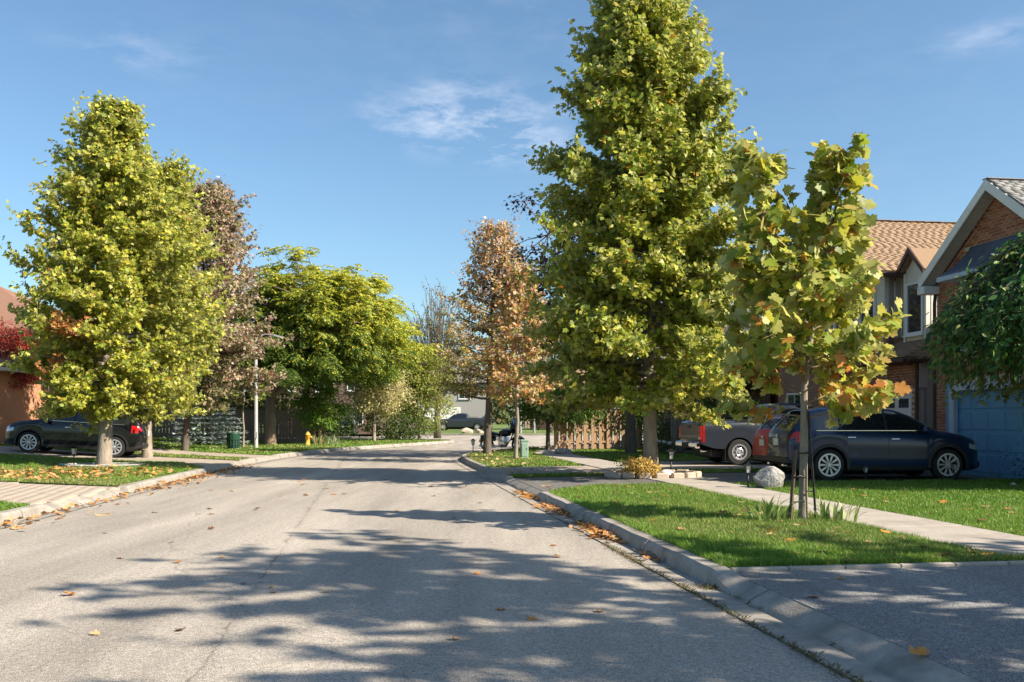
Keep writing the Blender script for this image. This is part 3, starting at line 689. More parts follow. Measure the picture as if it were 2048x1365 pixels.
def mixcol(rng, n, cols, w):
    """random colour per leaf between palette entries"""
    cols = np.array(cols, float); w = np.array(w, float) / sum(w)
    a = cols[rng.choice(len(cols), n, p=w)]; b = cols[rng.choice(len(cols), n, p=w)]; t = rng.random((n, 1)) ** 2 * .5
    return (a * (1 - t) + b * t) * rng.uniform(.78, 1.22, (n, 1))

def crown_obj(root, tmpl, pos, d, n, size, col, mat, single=0, cam_local=None, name='crown'):
    """foliage of one tree; with single > 0 that many of the nearest leaves are leaf objects of their own"""
    keep = np.ones(len(pos), bool)
    if single:
        ctr = pos.mean(0); tc_ = norm(cam_local - ctr)
        sc = (pos - ctr) @ tc_ + .35 * np.linalg.norm((pos - ctr)[:, :2], axis=1) + .8 * np.asarray(size) / np.mean(size)
        idx = np.argsort(-sc)[:single]; keep[idx] = False
        pal = 12; q = np.argsort(col[idx] @ np.array([1., -1., 0])); grp = np.array_split(idx[q], pal)
        x, y, z = leaf_frames(d, n)
        for g in grp:
            cols = col[g]
            sub = np.array_split(g, 3)
            for s_ in sub:
                if not len(s_): continue
                me_ = np_mesh('leaf', tmpl[0], tmpl[1], M[mat], col=np.repeat(col[s_].mean(0)[None] * 1.0, len(tmpl[0]), 0))
                for i in s_:
                    mx = np.eye(4); mx[:3, 0] = x[i] * size[i]; mx[:3, 1] = y[i] * size[i]; mx[:3, 2] = z[i] * size[i]; mx[:3, 3] = pos[i]
                    place_mesh('leaf', me_, mx, root)
    V, F, C = leaf_arrays(tmpl, pos[keep], d[keep], n[keep], size[keep], col[keep])
    o = link(bpy.data.objects.new(name, np_mesh(name, V, F, M[mat], col=C)), root); o['kind'] = 'stuff'
    return o

def trunk_pts(rng, h, lean=(0, 0), wob=.06, n=10):
    P = []; ox = oy = 0
    for i in range(n + 1):
        t = i / n
        P.append(Vector((lean[0] * t + ox, lean[1] * t + oy, h * t))); ox += rng.normal() * wob * .5; oy += rng.normal() * wob * .5
    return P
def along(P, z):
    for a, b in zip(P[:-1], P[1:]):
        if a.z <= z <= b.z: return a.lerp(b, (z - a.z) / (b.z - a.z + 1e-9))
    return P[-1].copy()

def leader_tree(name, label, loc, h, prof, tr, nb, ntw, nl, lsize, pal, w, tmpl=LOBED5, bark='bark', mat='leaf', seed=1, base=None, el=(12, 62), lean=(0, 0),
                group=None, single=0, dens=1.6, colfn=None, droop=.35, leaders=None, twig=(.2, .6), cat='tree', lump=.16, gap=0.0, inner=.28):
    """a tree with one leading stem: branches off the trunk, twigs off the branches, leaves along the twigs.
    prof: list of (height, crown radius)"""
    rng = np.random.default_rng(seed); nb = int(nb * dens ** .45); ntw = int(ntw * dens ** .35); nl = int(round(nl * dens ** .5))
    root = empty(name, loc, 0, label, cat, group)
    pz = [p[0] for p in prof]; pr = [p[1] for p in prof]; base = base if base is not None else pz[0]
    T = trunk_pts(rng, h * .985, lean)
    mb = MB(); mb.tube([T[0] - Vector((0, 0, .1))] + T, [tr * 1.28] + [tr * (1.12 if i == 0 else 1) * max(.05, (1 - i / 10.2)) ** .85 for i in range(11)], 10)
    br = MB(); A = []; D = []
    ph = rng.uniform(0, 6.28, 4)
    for i in range(nb):
        u = (i + rng.uniform(.1, .9)) / nb
        az = i * 2.39996 + rng.normal() * .35
        elv = R(el[0] + (el[1] - el[0]) * u ** 1.2) + rng.normal() * .12
        za = base + .15 + (h * .95 - base) * u ** .92
        ze = za; r = .5
        for _ in range(3):
            r = np.interp(ze, pz, pr) * (1 + lump * math.sin(3 * az + ph[0] + ze * .9) + .6 * lump * math.sin(5 * az + ph[1] - ze * 1.7))
            ze = min(za + r * math.tan(elv), h * .985)
        r *= rng.uniform(.80, 1.06) if rng.random() < .7 else rng.uniform(.45, .8)
        if rng.random() < gap: continue
        a = along(T, min(za, h * .97)); hd = Vector((math.cos(az), math.sin(az), 0)); n = 6; pts = []
        for k in range(n + 1):
            s = k / n
            pts.append(a + hd * (r * s) + Vector((0, 0, (ze - za) * s ** 1.25)) + Vector((rng.normal(), rng.normal(), rng.normal())) * .03 * s * r)
        r0 = max(.008, tr * .34 * (1 - .75 * u) * min(1, r / 2 + .3))
        br.tube(pts, [r0 * (1 - .85 * k / n) for k in range(n + 1)], 5, cap=False)
        m = max(3, int(ntw * (r / max(pr) * .8 + .25)))
        for j in range(m):
            s = inner + (1 - inner) * (j + rng.random()) / m
            k = min(int(s * n), n - 1); p = pts[k].lerp(pts[k + 1], s * n - k)
            ta = az + rng.choice([-1, 1]) * rng.uniform(.3, 1.5) * (1 - .4 * s)
            te = rng.uniform(-.25, .9)
            td = Vector((math.cos(ta) * math.cos(te), math.sin(ta) * math.cos(te), math.sin(te)))
            tl = rng.uniform(*twig) * (1.0 if s < .95 else 1.3)
            q = p + td * tl
            if tl > .16 and rng.random() < .5: br.tube([p, q], [.006 * (1 + tr * 3), .003], 3, cap=False)
            for l_ in range(nl):
                f = rng.uniform(.15, 1.1)
                A.append(p + td * tl * f + Vector((rng.normal(), rng.normal(), rng.normal())) * .05); D.append((td.x, td.y, td.z, az))
    # top shoot
    for j in range(max(8, nl * 3)):
        z = h * (1 - .10 * rng.random()); a = along(T, min(z, h * .98)); an = rng.uniform(0, 6.28); A.append(a + Vector((math.cos(an) * .15, math.sin(an) * .15, z - a.z + .02))); D.append((math.cos(an), math.sin(an), .8, an))
    mb.build('trunk', M[bark], root, smooth=True)
    o = br.build('branch', M[bark], root, smooth=True); o['kind'] = 'stuff'
    pos = np.array([tuple(p) for p in A]); D = np.array(D); m = len(pos)
    rnd = rng.normal(size=(m, 3))
    outw = np.c_[np.cos(D[:, 3]), np.sin(D[:, 3]), np.zeros(m)]
    d = norm(D[:, :3]) * .5 + outw * .35 + rnd * .55; d[:, 2] -= droop
    nrm_ = outw * .85 + np.array([0, 0, .55]) + rng.normal(size=(m, 3)) * .55
    size = lsize * rng.uniform(.62, 1.18, m)
    col = mixcol(rng, m, pal, w)
    if colfn: col = colfn(pos, col, rng)
    crown_obj(root, tmpl, pos, d, nrm_, size, col, mat, single, np.array([-loc[0], -loc[1], 1.55 - loc[2]]))
    return root

TUL = [(0.27, 0.34, 0.038), (0.44, 0.43, 0.045), (0.15, 0.21, 0.028), (0.55, 0.50, 0.075), (0.58, 0.56, 0.23), (0.62, 0.30, 0.04), (0.50, 0.17, 0.03)]
def rust_patch(spots, c=(0.40, 0.17, 0.055)):
    def f(pos, col, rng):
        for (p, r) in spots:
            k = np.linalg.norm((pos - np.array(p)) / np.array(r), axis=1) < rng.uniform(.6, 1.1, len(pos)); col[k] = np.array(c) * rng.uniform(.7, 1.25, (k.sum(), 1))
        return col
    return f

# the big tree behind the near lawn, reaching out of the picture
leader_tree('tulip_tree', 'tallest broad green tree rising from the ring of edging stones beside the double driveway', (3.36, 22.9, .13), 12.1,
    [(1.0, 1.2), (1.7, 2.2), (2.6, 2.95), (4.0, 2.85), (5.5, 2.55), (7.2, 2.3), (8.8, 1.8), (10.2, 1.2), (11.2, .7), (12.1, .2)], .175, 150, 17, 6, .138, TUL, [5, 4, 4, 2.2, 1.0, .12, .08],
    seed=11, base=1.75, el=(-12, 62), lean=(-.35, 0), single=290, tmpl=LOBED5, dens=6.6, lump=.10, gap=.06)
# the young staked tree on the near lawn: two leading shoots
def sapling_cols(pos, col, rng):
    k = (pos[:, 2] < 2.3) & (rng.random(len(pos)) < .28); col[k] = np.array([.50, .19, .03]) * rng.uniform(.7, 1.2, (k.sum(), 1))
    k = rng.random(len(pos)) < .05; col[k] = np.array([.50, .26, .05]) * rng.uniform(.7, 1.2, (k.sum(), 1)); return col
def sapling():
    rng = np.random.default_rng(5); loc = (3.97, 12.95, .13)
    root = empty('young_tree', loc, 0, 'young large leaved tree tied between two stakes on the near lawn', 'tree')
    mb = MB()
    main = [Vector(p) for p in [(0, 0, -.1), (0, 0, 0), (.0, 0, .5), (.01, 0, 1.15), (.02, .02, 1.8), (.12, .02, 2.6), (.28, 0, 3.5), (.44, -.03, 4.3), (.50, -.05, 4.95)]]
    mb.tube(main, [.078, .068, .056, .05, .045, .038, .03, .02, .008], 10); mb.build('trunk', M['bark'], root, smooth=True)
    left = [Vector(p) for p in [(.02, .02, 1.9), (-.16, .0, 2.4), (-.36, -.03, 3.1), (-.50, 0, 4.1), (-.58, .02, 4.95)]]
    br = MB(); br.tube(left, [.04, .035, .027, .018, .007], 7, cap=False)
    A = []; D = []
    def spray(a, az, r, up, nt=7, nl=4):
        hd = Vector((math.cos(az), math.sin(az), 0)); pts = [a + hd * (r * s) + Vector((0, 0, up * s ** 1.3)) for s in (0, .25, .5, .75, 1)]
        br.tube(pts, [.013, .011, .009, .006, .004], 5, cap=False)
        for j in range(nt):
            s = .22 + .78 * (j + rng.random()) / nt; k = min(int(s * 4), 3); p = pts[k].lerp(pts[k + 1], s * 4 - k)
            ta = az + rng.choice([-1, 1]) * rng.uniform(.3, 1.6); te = rng.uniform(-.2, .8); td = Vector((math.cos(ta) * math.cos(te), math.sin(ta) * math.cos(te), math.sin(te)))
            for l_ in range(nl): A.append(p + td * rng.uniform(.05, .24) + Vector(rng.normal(size=3)) * .04); D.append((td.x, td.y, td.z, az))
    for path, z0, z1, nb_, rr in ((main, 1.35, 5.0, 48, 1.0), (left, 2.0, 5.0, 28, .9)):
        for i in range(nb_):
            u = (i + rng.random()) / nb_; z = z0 + (z1 - z0) * u; a = along(path, z); az = i * 2.4 + rng.normal() * .3
            r = np.interp(z, [1.2, 1.7, 2.4, 3.2, 3.8, 4.4, 5.2], [.95, 1.35, 1.25, .64, .30, .20, .12]) * rng.uniform(.7, 1.12) * rr
            spray(a, az, r, r * math.tan(R(rng.uniform(8, 30) + 30 * u)), max(4, int(4 + 7 * r)), 6)
    for path in (main, left):
        for j in range(14): A.append(path[-1] + Vector((rng.normal() * .1, rng.normal() * .1, rng.uniform(-.35, .1)))); an = rng.uniform(0, 6.28); D.append((math.cos(an) * .6, math.sin(an) * .6, .7, an))
    br.build('branch', M['bark_brown'], root, smooth=True)['kind'] = 'stuff'
    pos = np.array([tuple(p) for p in A]); D = np.array(D); m = len(pos)
    outw = np.c_[np.cos(D[:, 3]), np.sin(D[:, 3]), np.zeros(m)]
    d = norm(D[:, :3]) * .5 + outw * .4 + rng.normal(size=(m, 3)) * .5; d[:, 2] -= .3
    nn = outw * .75 + np.array([0, 0, .5]) + rng.normal(size=(m, 3)) * .65
    col = sapling_cols(pos, mixcol(rng, m, TUL, [4.5, 4, 3.5, 2.6, 1.8, .2, .1]), rng)
    crown_obj(root, LOBED, pos, d, nn, .168 * rng.uniform(.5, 1.3, m), col, 'leaf', 290, np.array([-loc[0], -loc[1], 1.4]))
    return loc
SAP = sapling()

# big tree on the opposite lawn and its neighbour
leader_tree('tulip_tree', 'broad yellow green tree on the leaf strewn lawn in front of the black car', (-11.9, 27.7, .13), 10.6,
    [(.9, .9), (1.6, 2.0), (2.8, 2.5), (4.2, 2.55), (5.6, 2.3), (7.0, 1.75), (8.2, 1.2), (9.2, .65), (9.9, .38), (10.6, .15)], .2, 125, 15, 6, .135, TUL, [4, 5.5, 3, 3.4, 1.4, .15, .05],
    seed=21, base=1.35, el=(-4, 62), lean=(.35, 0), single=290, colfn=rust_patch([((.0, -1.8, 3.95), (.6, 1.6, .5)), ((-.65, -1.9, 2.95), (.45, 1.5, .42)), ((-.75, -1.6, 5.3), (.35, 1.0, .2))]), lump=.12, dens=6.4, gap=.05)
leader_tree('tulip_tree', 'narrower yellow green tree standing behind the broad one beside the black car', (-12.75, 33.2, .14), 10.3,
    [(1.1, .8), (2.2, 1.9), (4, 2.35), (6, 2.2), (8, 1.5), (9.5, .7), (10.3, .2)], .17, 85, 13, 6, .165, TUL, [3.5, 6, 2.4, 3.6, 1.2, .1, .05], seed=22, base=1.6, el=(0, 60), lean=(.45, 0), lump=.10, dens=5.0, tmpl=TRI3)
# mauve maple beyond
MAU = [(0.34, 0.22, 0.165), (0.50, 0.37, 0.285), (0.60, 0.48, 0.38), (0.20, 0.24, 0.06), (0.29, 0.31, 0.09), (0.36, 0.11, 0.07)]
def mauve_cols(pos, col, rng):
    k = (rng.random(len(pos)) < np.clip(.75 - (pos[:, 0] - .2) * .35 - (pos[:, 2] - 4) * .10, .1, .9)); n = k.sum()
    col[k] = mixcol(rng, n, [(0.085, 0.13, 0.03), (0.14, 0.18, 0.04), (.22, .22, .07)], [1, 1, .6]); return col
leader_tree('maple_tree', 'mauve and green maple standing between the yellow green tree and the street lamp', (-13.5, 39.2, .13), 10.9,
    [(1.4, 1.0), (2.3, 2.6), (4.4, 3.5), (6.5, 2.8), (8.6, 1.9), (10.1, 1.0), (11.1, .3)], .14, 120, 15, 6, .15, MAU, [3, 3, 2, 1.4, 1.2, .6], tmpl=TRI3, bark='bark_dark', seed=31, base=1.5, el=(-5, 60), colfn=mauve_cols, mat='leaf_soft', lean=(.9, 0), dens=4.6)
# thin young tree by the green bin
leader_tree('young_tree', 'thin young yellowing tree beside the green bin and the spruce', (-12.5, 44.2, .13), 4.6, [(1.7, .5), (2.6, 1.0), (3.6, .8), (4.6, .1)], .05, 26, 8, 6, .13, [(0.16, .2, .04), (.3, .32, .06), (.1, .15, .03)], [1, 1, 1], bark='bark', seed=33, base=1.7, mat='leaf_soft')
# orange trees at the corner
ORA = [(0.60, 0.37, 0.21), (0.66, 0.50, 0.36), (0.48, 0.25, 0.12), (0.48, 0.40, 0.10), (0.33, 0.33, 0.08), (0.62, 0.25, 0.06), (0.34, 0.17, 0.11)]
def orange_cols(pos, col, rng):
    k = (rng.random(len(pos)) < np.clip(.55 - (pos[:, 2] - 3.0) * .13, .04, .6)); col[k] = mixcol(rng, k.sum(), [(.32, .36, .07), (.5, .42, .09), (.22, .28, .05)], [1, 1, .8]); return col
leader_tree('maple_tree', 'orange and pink autumn maple with a dark trunk on the corner lawn beside the motorcycle', (-.95, 36.4, .13), 8.9,
    [(1.7, .7), (2.5, 2.15), (4.0, 2.25), (5.2, 1.85), (6.4, 1.35), (7.6, .8), (8.9, .15)], .16, 105, 14, 6, .125, ORA, [3.0, 4.4, 1.2, 2, 1.2, .9, .6], tmpl=TRI3, bark='bark_dark', seed=41, base=1.9, el=(0, 58), colfn=orange_cols, mat='leaf_soft', lean=(.5, 0), gap=.07, dens=2.2)
leader_tree('young_tree', 'slim pale trunked tree with thinning orange leaves beside the green utility box', (.12, 32.3, .13), 6.6,
    [(1.7, .5), (2.4, 1.35), (3.6, 1.2), (5, .7), (6.6, .1)], .075, 60, 9, 5, .13, ORA, [2.5, 2.0, 1.4, 2.6, 2, 1.0, .6], bark='bark', seed=42, base=1.75, el=(0, 55), mat='leaf_soft', lean=(.2, 0), gap=.05, dens=2.4)

def spread_tree(name, label, loc, fork, tr, ctr, rad, ncl, nleaf, lsize, pal, w, style='leaf', bark='bark_brown', mat='leaf_soft', tmpl=OVAL, seed=1, rcl=(.5, .5, .35), limbs=6, low=-.75, group=None, cat='tree', colfn=None, shell=.45, boxy=2.0, lean=(0, 0), split=False, weep=0.0):
    """a spreading tree: limbs out of a fork, leafy sprays spread through the crown's volume"""
    rng = np.random.default_rng(seed); root = empty(name, loc, 0, label, cat, group)
    ctr = np.array(ctr, float); rad = np.array(rad, float)
    if style == 'leaf': nleaf = int(nleaf * 1.9)
    C = []
    while len(C) < ncl:
        v = norm(rng.normal(size=3)); r = (shell + (1 - shell) * rng.random() ** .6) / (np.abs(v) ** boxy).sum() ** (1 / boxy)
        if v[2] * r < low: continue
        az = math.atan2(v[1], v[0]); r *= 1 + .10 * math.sin(3 * az + seed) + .10 * math.sin(5 * v[2] + 2 * az + seed * 2)
        C.append(ctr + v * rad * r)
    C = np.array(C)
    f = np.array([lean[0], lean[1], fork])
    mb = MB(); mb.tube([Vector((0, 0, -.15)), Vector((0, 0, 0)), Vector((lean[0] * .4, lean[1] * .4, fork * .5)), Vector(f)], [tr * 1.35, tr * 1.15, tr * .92, tr * .85], 10)
    mb.build('trunk', M[bark], root, smooth=True)
    br = MB(); ends = []
    for k in range(limbs):
        a = 2 * math.pi * (k + rng.random() * .5) / limbs; e = ctr + rad * np.array([math.cos(a) * .55, math.sin(a) * .55, rng.uniform(-.15, .45)])
        if k == 0: e = ctr + rad * np.array([.05, 0, .6])
        mid = f * .55 + e * .45 + np.array([0, 0, -.1 * rad[2]]) + rng.normal(size=3) * .12
        P = [f * (1 - t) ** 2 + 2 * mid * t * (1 - t) + e * t * t for t in np.linspace(0, 1, 7)]; ends.append(P)
        l_ = MB(); l_.tube([Vector(p) for p in P], [tr * .5 * (1 - .85 * t) for t in np.linspace(0, 1, 7)], 7, cap=False)
        l_.build('limb', M[bark], root, smooth=True)
    allp = np.array([p for P in ends for p in P[2:]])
    for c in C:
        j = np.argmin(np.linalg.norm(allp - c, axis=1)); p = allp[j]; m_ = (p + c) / 2 + np.array([0, 0, .12]) * np.linalg.norm(c - p) * .4
        br.tube([Vector(p), Vector(m_), Vector(c)], [.028, .018, .008], 4, cap=False)
    o = br.build('branch', M[bark], root, smooth=True); o['kind'] = 'stuff'
    if style == 'leaf':
        n = ncl * nleaf; pos = np.repeat(C, nleaf, 0) + rng.normal(size=(n, 3)) * np.array(rcl) * .55
        outw = norm(pos - ctr); d = outw * .5 + rng.normal(size=(n, 3)) * .6; d[:, 2] -= .35 + weep; nn = outw * .4 + np.array([0, 0, .8]) + rng.normal(size=(n, 3)) * .55
        size = lsize * rng.uniform(.6, 1.2, n); hgt = pos
    else:
        pos = []; d = []; nn = []
        for c in C:
            o_ = norm(c - ctr)
            for q in range(nleaf):
                a = rng.uniform(0, 6.28); e = np.array([math.cos(a), math.sin(a), rng.uniform(-.1, .45)]) * .8 + o_ * .6; e = norm(e); L = rng.uniform(.45, .8)
                st = c + rng.normal(size=3) * np.array(rcl) * .35
                for t in np.linspace(.15, 1, 8):
                    p = st + e * L * t + np.array([0, 0, -.55 * L * t * t]); dv = norm(e + np.array([0, 0, -1.1 * t])); sd = norm(np.cross(dv, [0, 0, 1.0]))
                    for sg in (-1, 1):
                        pos.append(p); d.append(dv * .45 + sd * sg * .9 + np.array([0, 0, -.25])); nn.append(np.array([0, 0, .8]) + o_ * .5 + rng.normal(size=3) * .55)
        pos = np.array(pos); d = np.array(d); nn = np.array(nn); n = len(pos); size = lsize * rng.uniform(.75, 1.15, n)
    col = mixcol(rng, n, pal, w)
    if colfn: col = colfn(pos, col, rng, ctr, rad)
    crown_obj(root, tmpl, pos, d, nn, size, col, mat)
    return root

LOC = [(0.31, 0.37, 0.035), (0.48, 0.47, 0.04), (0.19, 0.28, 0.035), (0.60, 0.52, 0.055), (0.13, 0.21, 0.04)]
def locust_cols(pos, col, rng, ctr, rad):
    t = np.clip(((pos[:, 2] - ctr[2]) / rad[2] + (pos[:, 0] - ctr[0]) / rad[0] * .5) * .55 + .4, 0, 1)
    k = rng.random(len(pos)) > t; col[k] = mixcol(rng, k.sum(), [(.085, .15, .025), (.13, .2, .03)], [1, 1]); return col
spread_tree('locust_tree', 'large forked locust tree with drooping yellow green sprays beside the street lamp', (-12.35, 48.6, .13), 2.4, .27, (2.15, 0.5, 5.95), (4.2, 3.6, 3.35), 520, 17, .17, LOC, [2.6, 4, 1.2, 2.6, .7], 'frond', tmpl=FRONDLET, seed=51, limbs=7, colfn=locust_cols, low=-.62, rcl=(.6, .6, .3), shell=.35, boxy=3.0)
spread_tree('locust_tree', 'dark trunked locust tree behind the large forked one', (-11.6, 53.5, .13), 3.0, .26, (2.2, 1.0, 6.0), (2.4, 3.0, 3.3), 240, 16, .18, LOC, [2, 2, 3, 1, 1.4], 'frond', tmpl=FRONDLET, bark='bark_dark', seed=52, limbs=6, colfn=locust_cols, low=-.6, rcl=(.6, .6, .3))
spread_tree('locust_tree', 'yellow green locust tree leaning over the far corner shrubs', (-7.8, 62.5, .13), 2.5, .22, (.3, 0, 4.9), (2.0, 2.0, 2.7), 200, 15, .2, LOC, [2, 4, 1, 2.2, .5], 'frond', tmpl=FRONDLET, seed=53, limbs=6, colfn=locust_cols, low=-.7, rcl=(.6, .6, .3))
spread_tree('shrub_tree', 'bright green bushy tree in front of the dark fence beside the yellow hydrant', (-10.2, 50.6, .13), .7, .07, (0, 0, 1.9), (1.35, 1.2, 1.25), 75, 30, .17, [(.13, .24, .025), (.22, .33, .035), (.09, .18, .02)], [1, 1, .6], tmpl=OVAL, seed=54, limbs=5, low=-.8, rcl=(.35, .35, .2))
PAL = [(.56, .49, .25), (.62, .55, .32), (.46, .44, .14), (.34, .36, .09), (.5, .37, .18)]
spread_tree('small_tree', 'small rounded pale yellow tree alone on the far end of the verge lawn', (-8.25, 56.8, .13), 1.15, .11, (.35, 0, 3.1), (2.0, 1.8, 2.0), 130, 34, .15, PAL, [3, 2.6, 2, 1.6, .8], tmpl=OVAL, bark='bark', seed=55, limbs=6, low=-.75, rcl=(.45, .45, .3))
spread_tree('shrub_tree', 'loose yellow green shrub tree at the junction corner reaching down to the grass', (-6.0, 61.3, .13), .5, .1, (.2, -.6, 3.0), (2.1, 1.5, 2.9), 150, 34, .17, [(.2, .24, .04), (.3, .33, .05), (.12, .17, .03), (.4, .38, .08)], [2, 2, 1.4, 1], tmpl=OVAL, seed=56, limbs=7, low=-.95, rcl=(.5, .5, .3))
spread_tree('shrub', 'low dark green shrub under the pale yellow tree by the junction', (-7.0, 58.9, .13), .25, .06, (0, 0, .75), (2.2, .8, .75), 60, 26, .15, [(.06, .1, .02), (.1, .15, .03)], [1, 1], tmpl=OVAL, bark='bark_dark', seed=57, limbs=5, low=-.9, cat='shrub')
spread_tree('shrub', 'dark green bush filling the gap between the locust trunks', (-11.2, 55.2, .13), .3, .06, (0, 0, 1.2), (1.9, 1.2, 1.3), 70, 26, .16, [(.04, .08, .018), (.07, .12, .025)], [1, 1], tmpl=OVAL, bark='bark_dark', seed=58, limbs=5, low=-.9, cat='shrub')
# purple maple behind the tallest tree
spread_tree('purple_maple', 'dark purple leaved maple half hidden behind the tallest tree', (4.7, 37.6, .13), 2.7, .22, (-1.3, 0, 6.7), (4.3, 3.4, 3.9), 240, 28, .17, [(.035, .014, .016), (.06, .022, .022), (.025, .012, .012), (.10, .04, .03)], [2, 2, 2, .5], tmpl=TRI3, bark='bark_dark', seed=61, limbs=7, low=-.7, rcl=(.6, .6, .35))
# vine covered tree and fence end
spread_tree('small_tree', 'small dark trunked tree with green drooping leaves over the tan fence end', (1.55, 41.0, .13), 1.1, .10, (.5, .0, 2.0), (1.8, 1.3, 1.0), 110, 30, .15, [(.06, .13, .02), (.1, .19, .025), (.15, .24, .04)], [1, 1, .6], tmpl=OVAL, bark='bark_dark', seed=62, limbs=6, low=-.6, rcl=(.4, .4, .35), weep=.4)
spread_tree('shrub', 'green vine bush hanging over the middle of the tan fence', (4.0, 43.2, .13), .4, .06, (.5, -.5, 1.85), (2.3, 1.0, .85), 120, 30, .15, [(.06, .13, .02), (.1, .19, .025)], [1, 1], tmpl=OVAL, bark='bark_dark', seed=63, limbs=6, low=-.8, rcl=(.4, .4, .3), weep=.4, cat='shrub')
spread_tree('shrub', 'dark rounded shrub at the foot of the purple maple', (6.0, 38.2, .13), .2, .05, (.1, 0, .7), (.95, .7, .7), 45, 26, .11, [(.05, .09, .02), (.1, .13, .04)], [1, 1], tmpl=OVAL, bark='bark_dark', seed=64, limbs=5, low=-.9, cat='shrub')
spread_tree('shrub', 'green shrub beside the pickup tailgate in front of the dark porch', (7.6, 36.2, .13), .3, .05, (.2, 0, 1.3), (1.2, .9, 1.2), 60, 26, .13, [(.06, .12, .02), (.12, .2, .03)], [1, 1], tmpl=OVAL, bark='bark_dark', seed=65, limbs=5, low=-.9, cat='shrub')
spread_tree('maple_tree', 'dense green tree behind the tallest tree hiding the far porch', (8.3, 45.5, .13), 2.5, .2, (0, 0, 5.0), (3.2, 3.0, 3.2), 110, 26, .2, [(.07, .13, .02), (.12, .19, .03), (.2, .25, .04)], [1, 1, .5], tmpl=TRI3, bark='bark_dark', seed=66, limbs=6, low=-.8, rcl=(.6, .6, .4))
# red Japanese maple by the brick house
spread_tree('japanese_maple', 'small red leaved maple against the orange brick house', (-20.0, 37.2, .55), .9, .09, (-.1, 0, 3.2), (1.6, 1.2, 1.5), 130, 38, .13, [(.34, .045, .03), (.45, .08, .04), (.24, .03, .025)], [1, 1, .7], tmpl=FRONDLET, bark='bark_dark', seed=67, limbs=5, low=-.7, rcl=(.4, .4, .14))
# nearly bare upright tree and background trees beyond the junction
def bare_tree(loc, h, label, seed, n=46, spread=2.2):
    rng = np.random.default_rng(seed); root = empty('bare_tree', loc, 0, label, 'tree'); mb = MB(); mb.tube([(0, 0, -.1), (0, 0, 1.0), (0, 0, 2.0)], [.3, .24, .2], 9); mb.build('trunk', M['bark_dark'], root, smooth=True)
    br = MB(); A = []
    for i in range(n):
        az = i * 2.4; r = spread * math.sqrt((i + .5) / n) * rng.uniform(.8, 1.1); H = h * (1 - .30 * (r / spread) ** 1.5) * rng.uniform(.82, 1.0)
        P = [Vector((r * .12 * s + r * .9 * s ** 1.4 * 1, 0, 0)) for s in np.linspace(0, 1, 8)]
        P = [Vector((p.x * math.cos(az) + rng.normal() * .06, p.x * math.sin(az) + rng.normal() * .06, 1.6 + (H - 1.6) * s)) for p, s in zip(P, np.linspace(0, 1, 8))]
        br.tube(P, [.07 * (1 - .85 * s) for s in np.linspace(0, 1, 8)], 4, cap=False)
        for q in range(9):
            s = rng.uniform(.3, .98); k = int(s * 7); p = P[k].lerp(P[min(k + 1, 7)], s * 7 - k); ta = rng.uniform(0, 6.28); e = p + Vector((math.cos(ta) * .5, math.sin(ta) * .5, rng.uniform(.5, 1.1)))
            br.tube([p, e], [.018, .008], 3, cap=False)
            for l_ in range(7): A.append(tuple(p.lerp(e, rng.uniform(.2, 1.05)) + Vector(rng.normal(size=3)) * .08))
    o = br.build('branch', M['bark_dark'], root); o['kind'] = 'stuff'
    pos = np.array(A); m = len(pos); crown_obj(root, KITE, pos, rng.normal(size=(m, 3)), rng.normal(size=(m, 3)), .15 * rng.uniform(.6, 1.2, m), mixcol(rng, m, [(.16, .18, .05), (.3, .2, .07), (.1, .12, .04), (.3, .28, .1)], [1, 1, 1, .6]), 'leaf_soft')
bare_tree((-5.5, 70.0, .1), 12.0, 'upright nearly bare tree beyond the junction beside the orange maple', 71, 70, 2.7)
bare_tree((3.5, 88.0, .1), 10.0, 'distant thin leaved tree behind the orange maple across the junction', 72, 36, 2.6)
bg = [(-16.2, 59.5, 6.0, 2.9, 'dark green tree close behind the weathered fence'), (-8.6, 66.5, 5.6, 2.4, 'dark bushy tree behind the pale yellow tree across the side street'), (-21.5, 62, 6.5, 3.2, 'dark leafy tree behind the fence and the mauve maple'), (-30, 95, 9, 4.5, 'deep green far tree left of the distant houses'), (-19, 104, 8.5, 4, 'olive far tree beside the distant garage house'), (16, 100, 9, 4.5, 'far green tree to the side of the distant brick house'), (29, 92, 9.5, 5, 'far olive tree beyond the corner fence'),
      (-28, 62, 8, 4, 'green tree beyond the spruce behind the dark fence'), (-20.5, 58, 7.5, 3.6, 'mid green tree behind the weathered fence and the spruce'), (-33, 45, 8, 4, 'green tree behind the orange brick house')]
for i, (x, y, h, r, lb) in enumerate(bg):
    spread_tree('background_tree', lb, (x, y, .1), h * .25, .25, (0, 0, h * .58), (r, r, h * .45), 80, 26, .34, [(.07, .11, .025), (.13, .16, .035), (.2, .19, .05), (.24, .16, .05)], [2, 2, 1, .3 + .3 * (i % 3)], tmpl=KITE, bark='bark_dark', seed=80 + i, limbs=5, low=-.8, rcl=(.9, .9, .6), group='trees far behind the houses')
def treeline():
    rng = np.random.default_rng(90); n = 42000; x = rng.uniform(-170, 190, n); top = 7.5 + 2.5 * fractal(x, x * .3, .13) + 1.2 * fractal(x, x * .1, .6); z = rng.random(n) ** .8 * top; y = 190 + rng.normal(size=n) * 5 + 8 * fractal(x, x, .05)
    V, F, C = leaf_arrays(KITE, np.c_[x, y, z], rng.normal(size=(n, 3)), rng.normal(size=(n, 3)) + np.array([0, -.6, .6]), rng.uniform(.8, 1.7, n), mixcol(rng, n, [(.06, .09, .03), (.11, .13, .04), (.17, .15, .05), (.2, .12, .05)], [2, 2, 1, .6]))
    tag(link(bpy.data.objects.new('far_woods', np_mesh('far_woods', V, F, M['leaf_soft'], col=C))), 'low line of distant woods along the horizon', 'woods', None, 'stuff')
treeline()

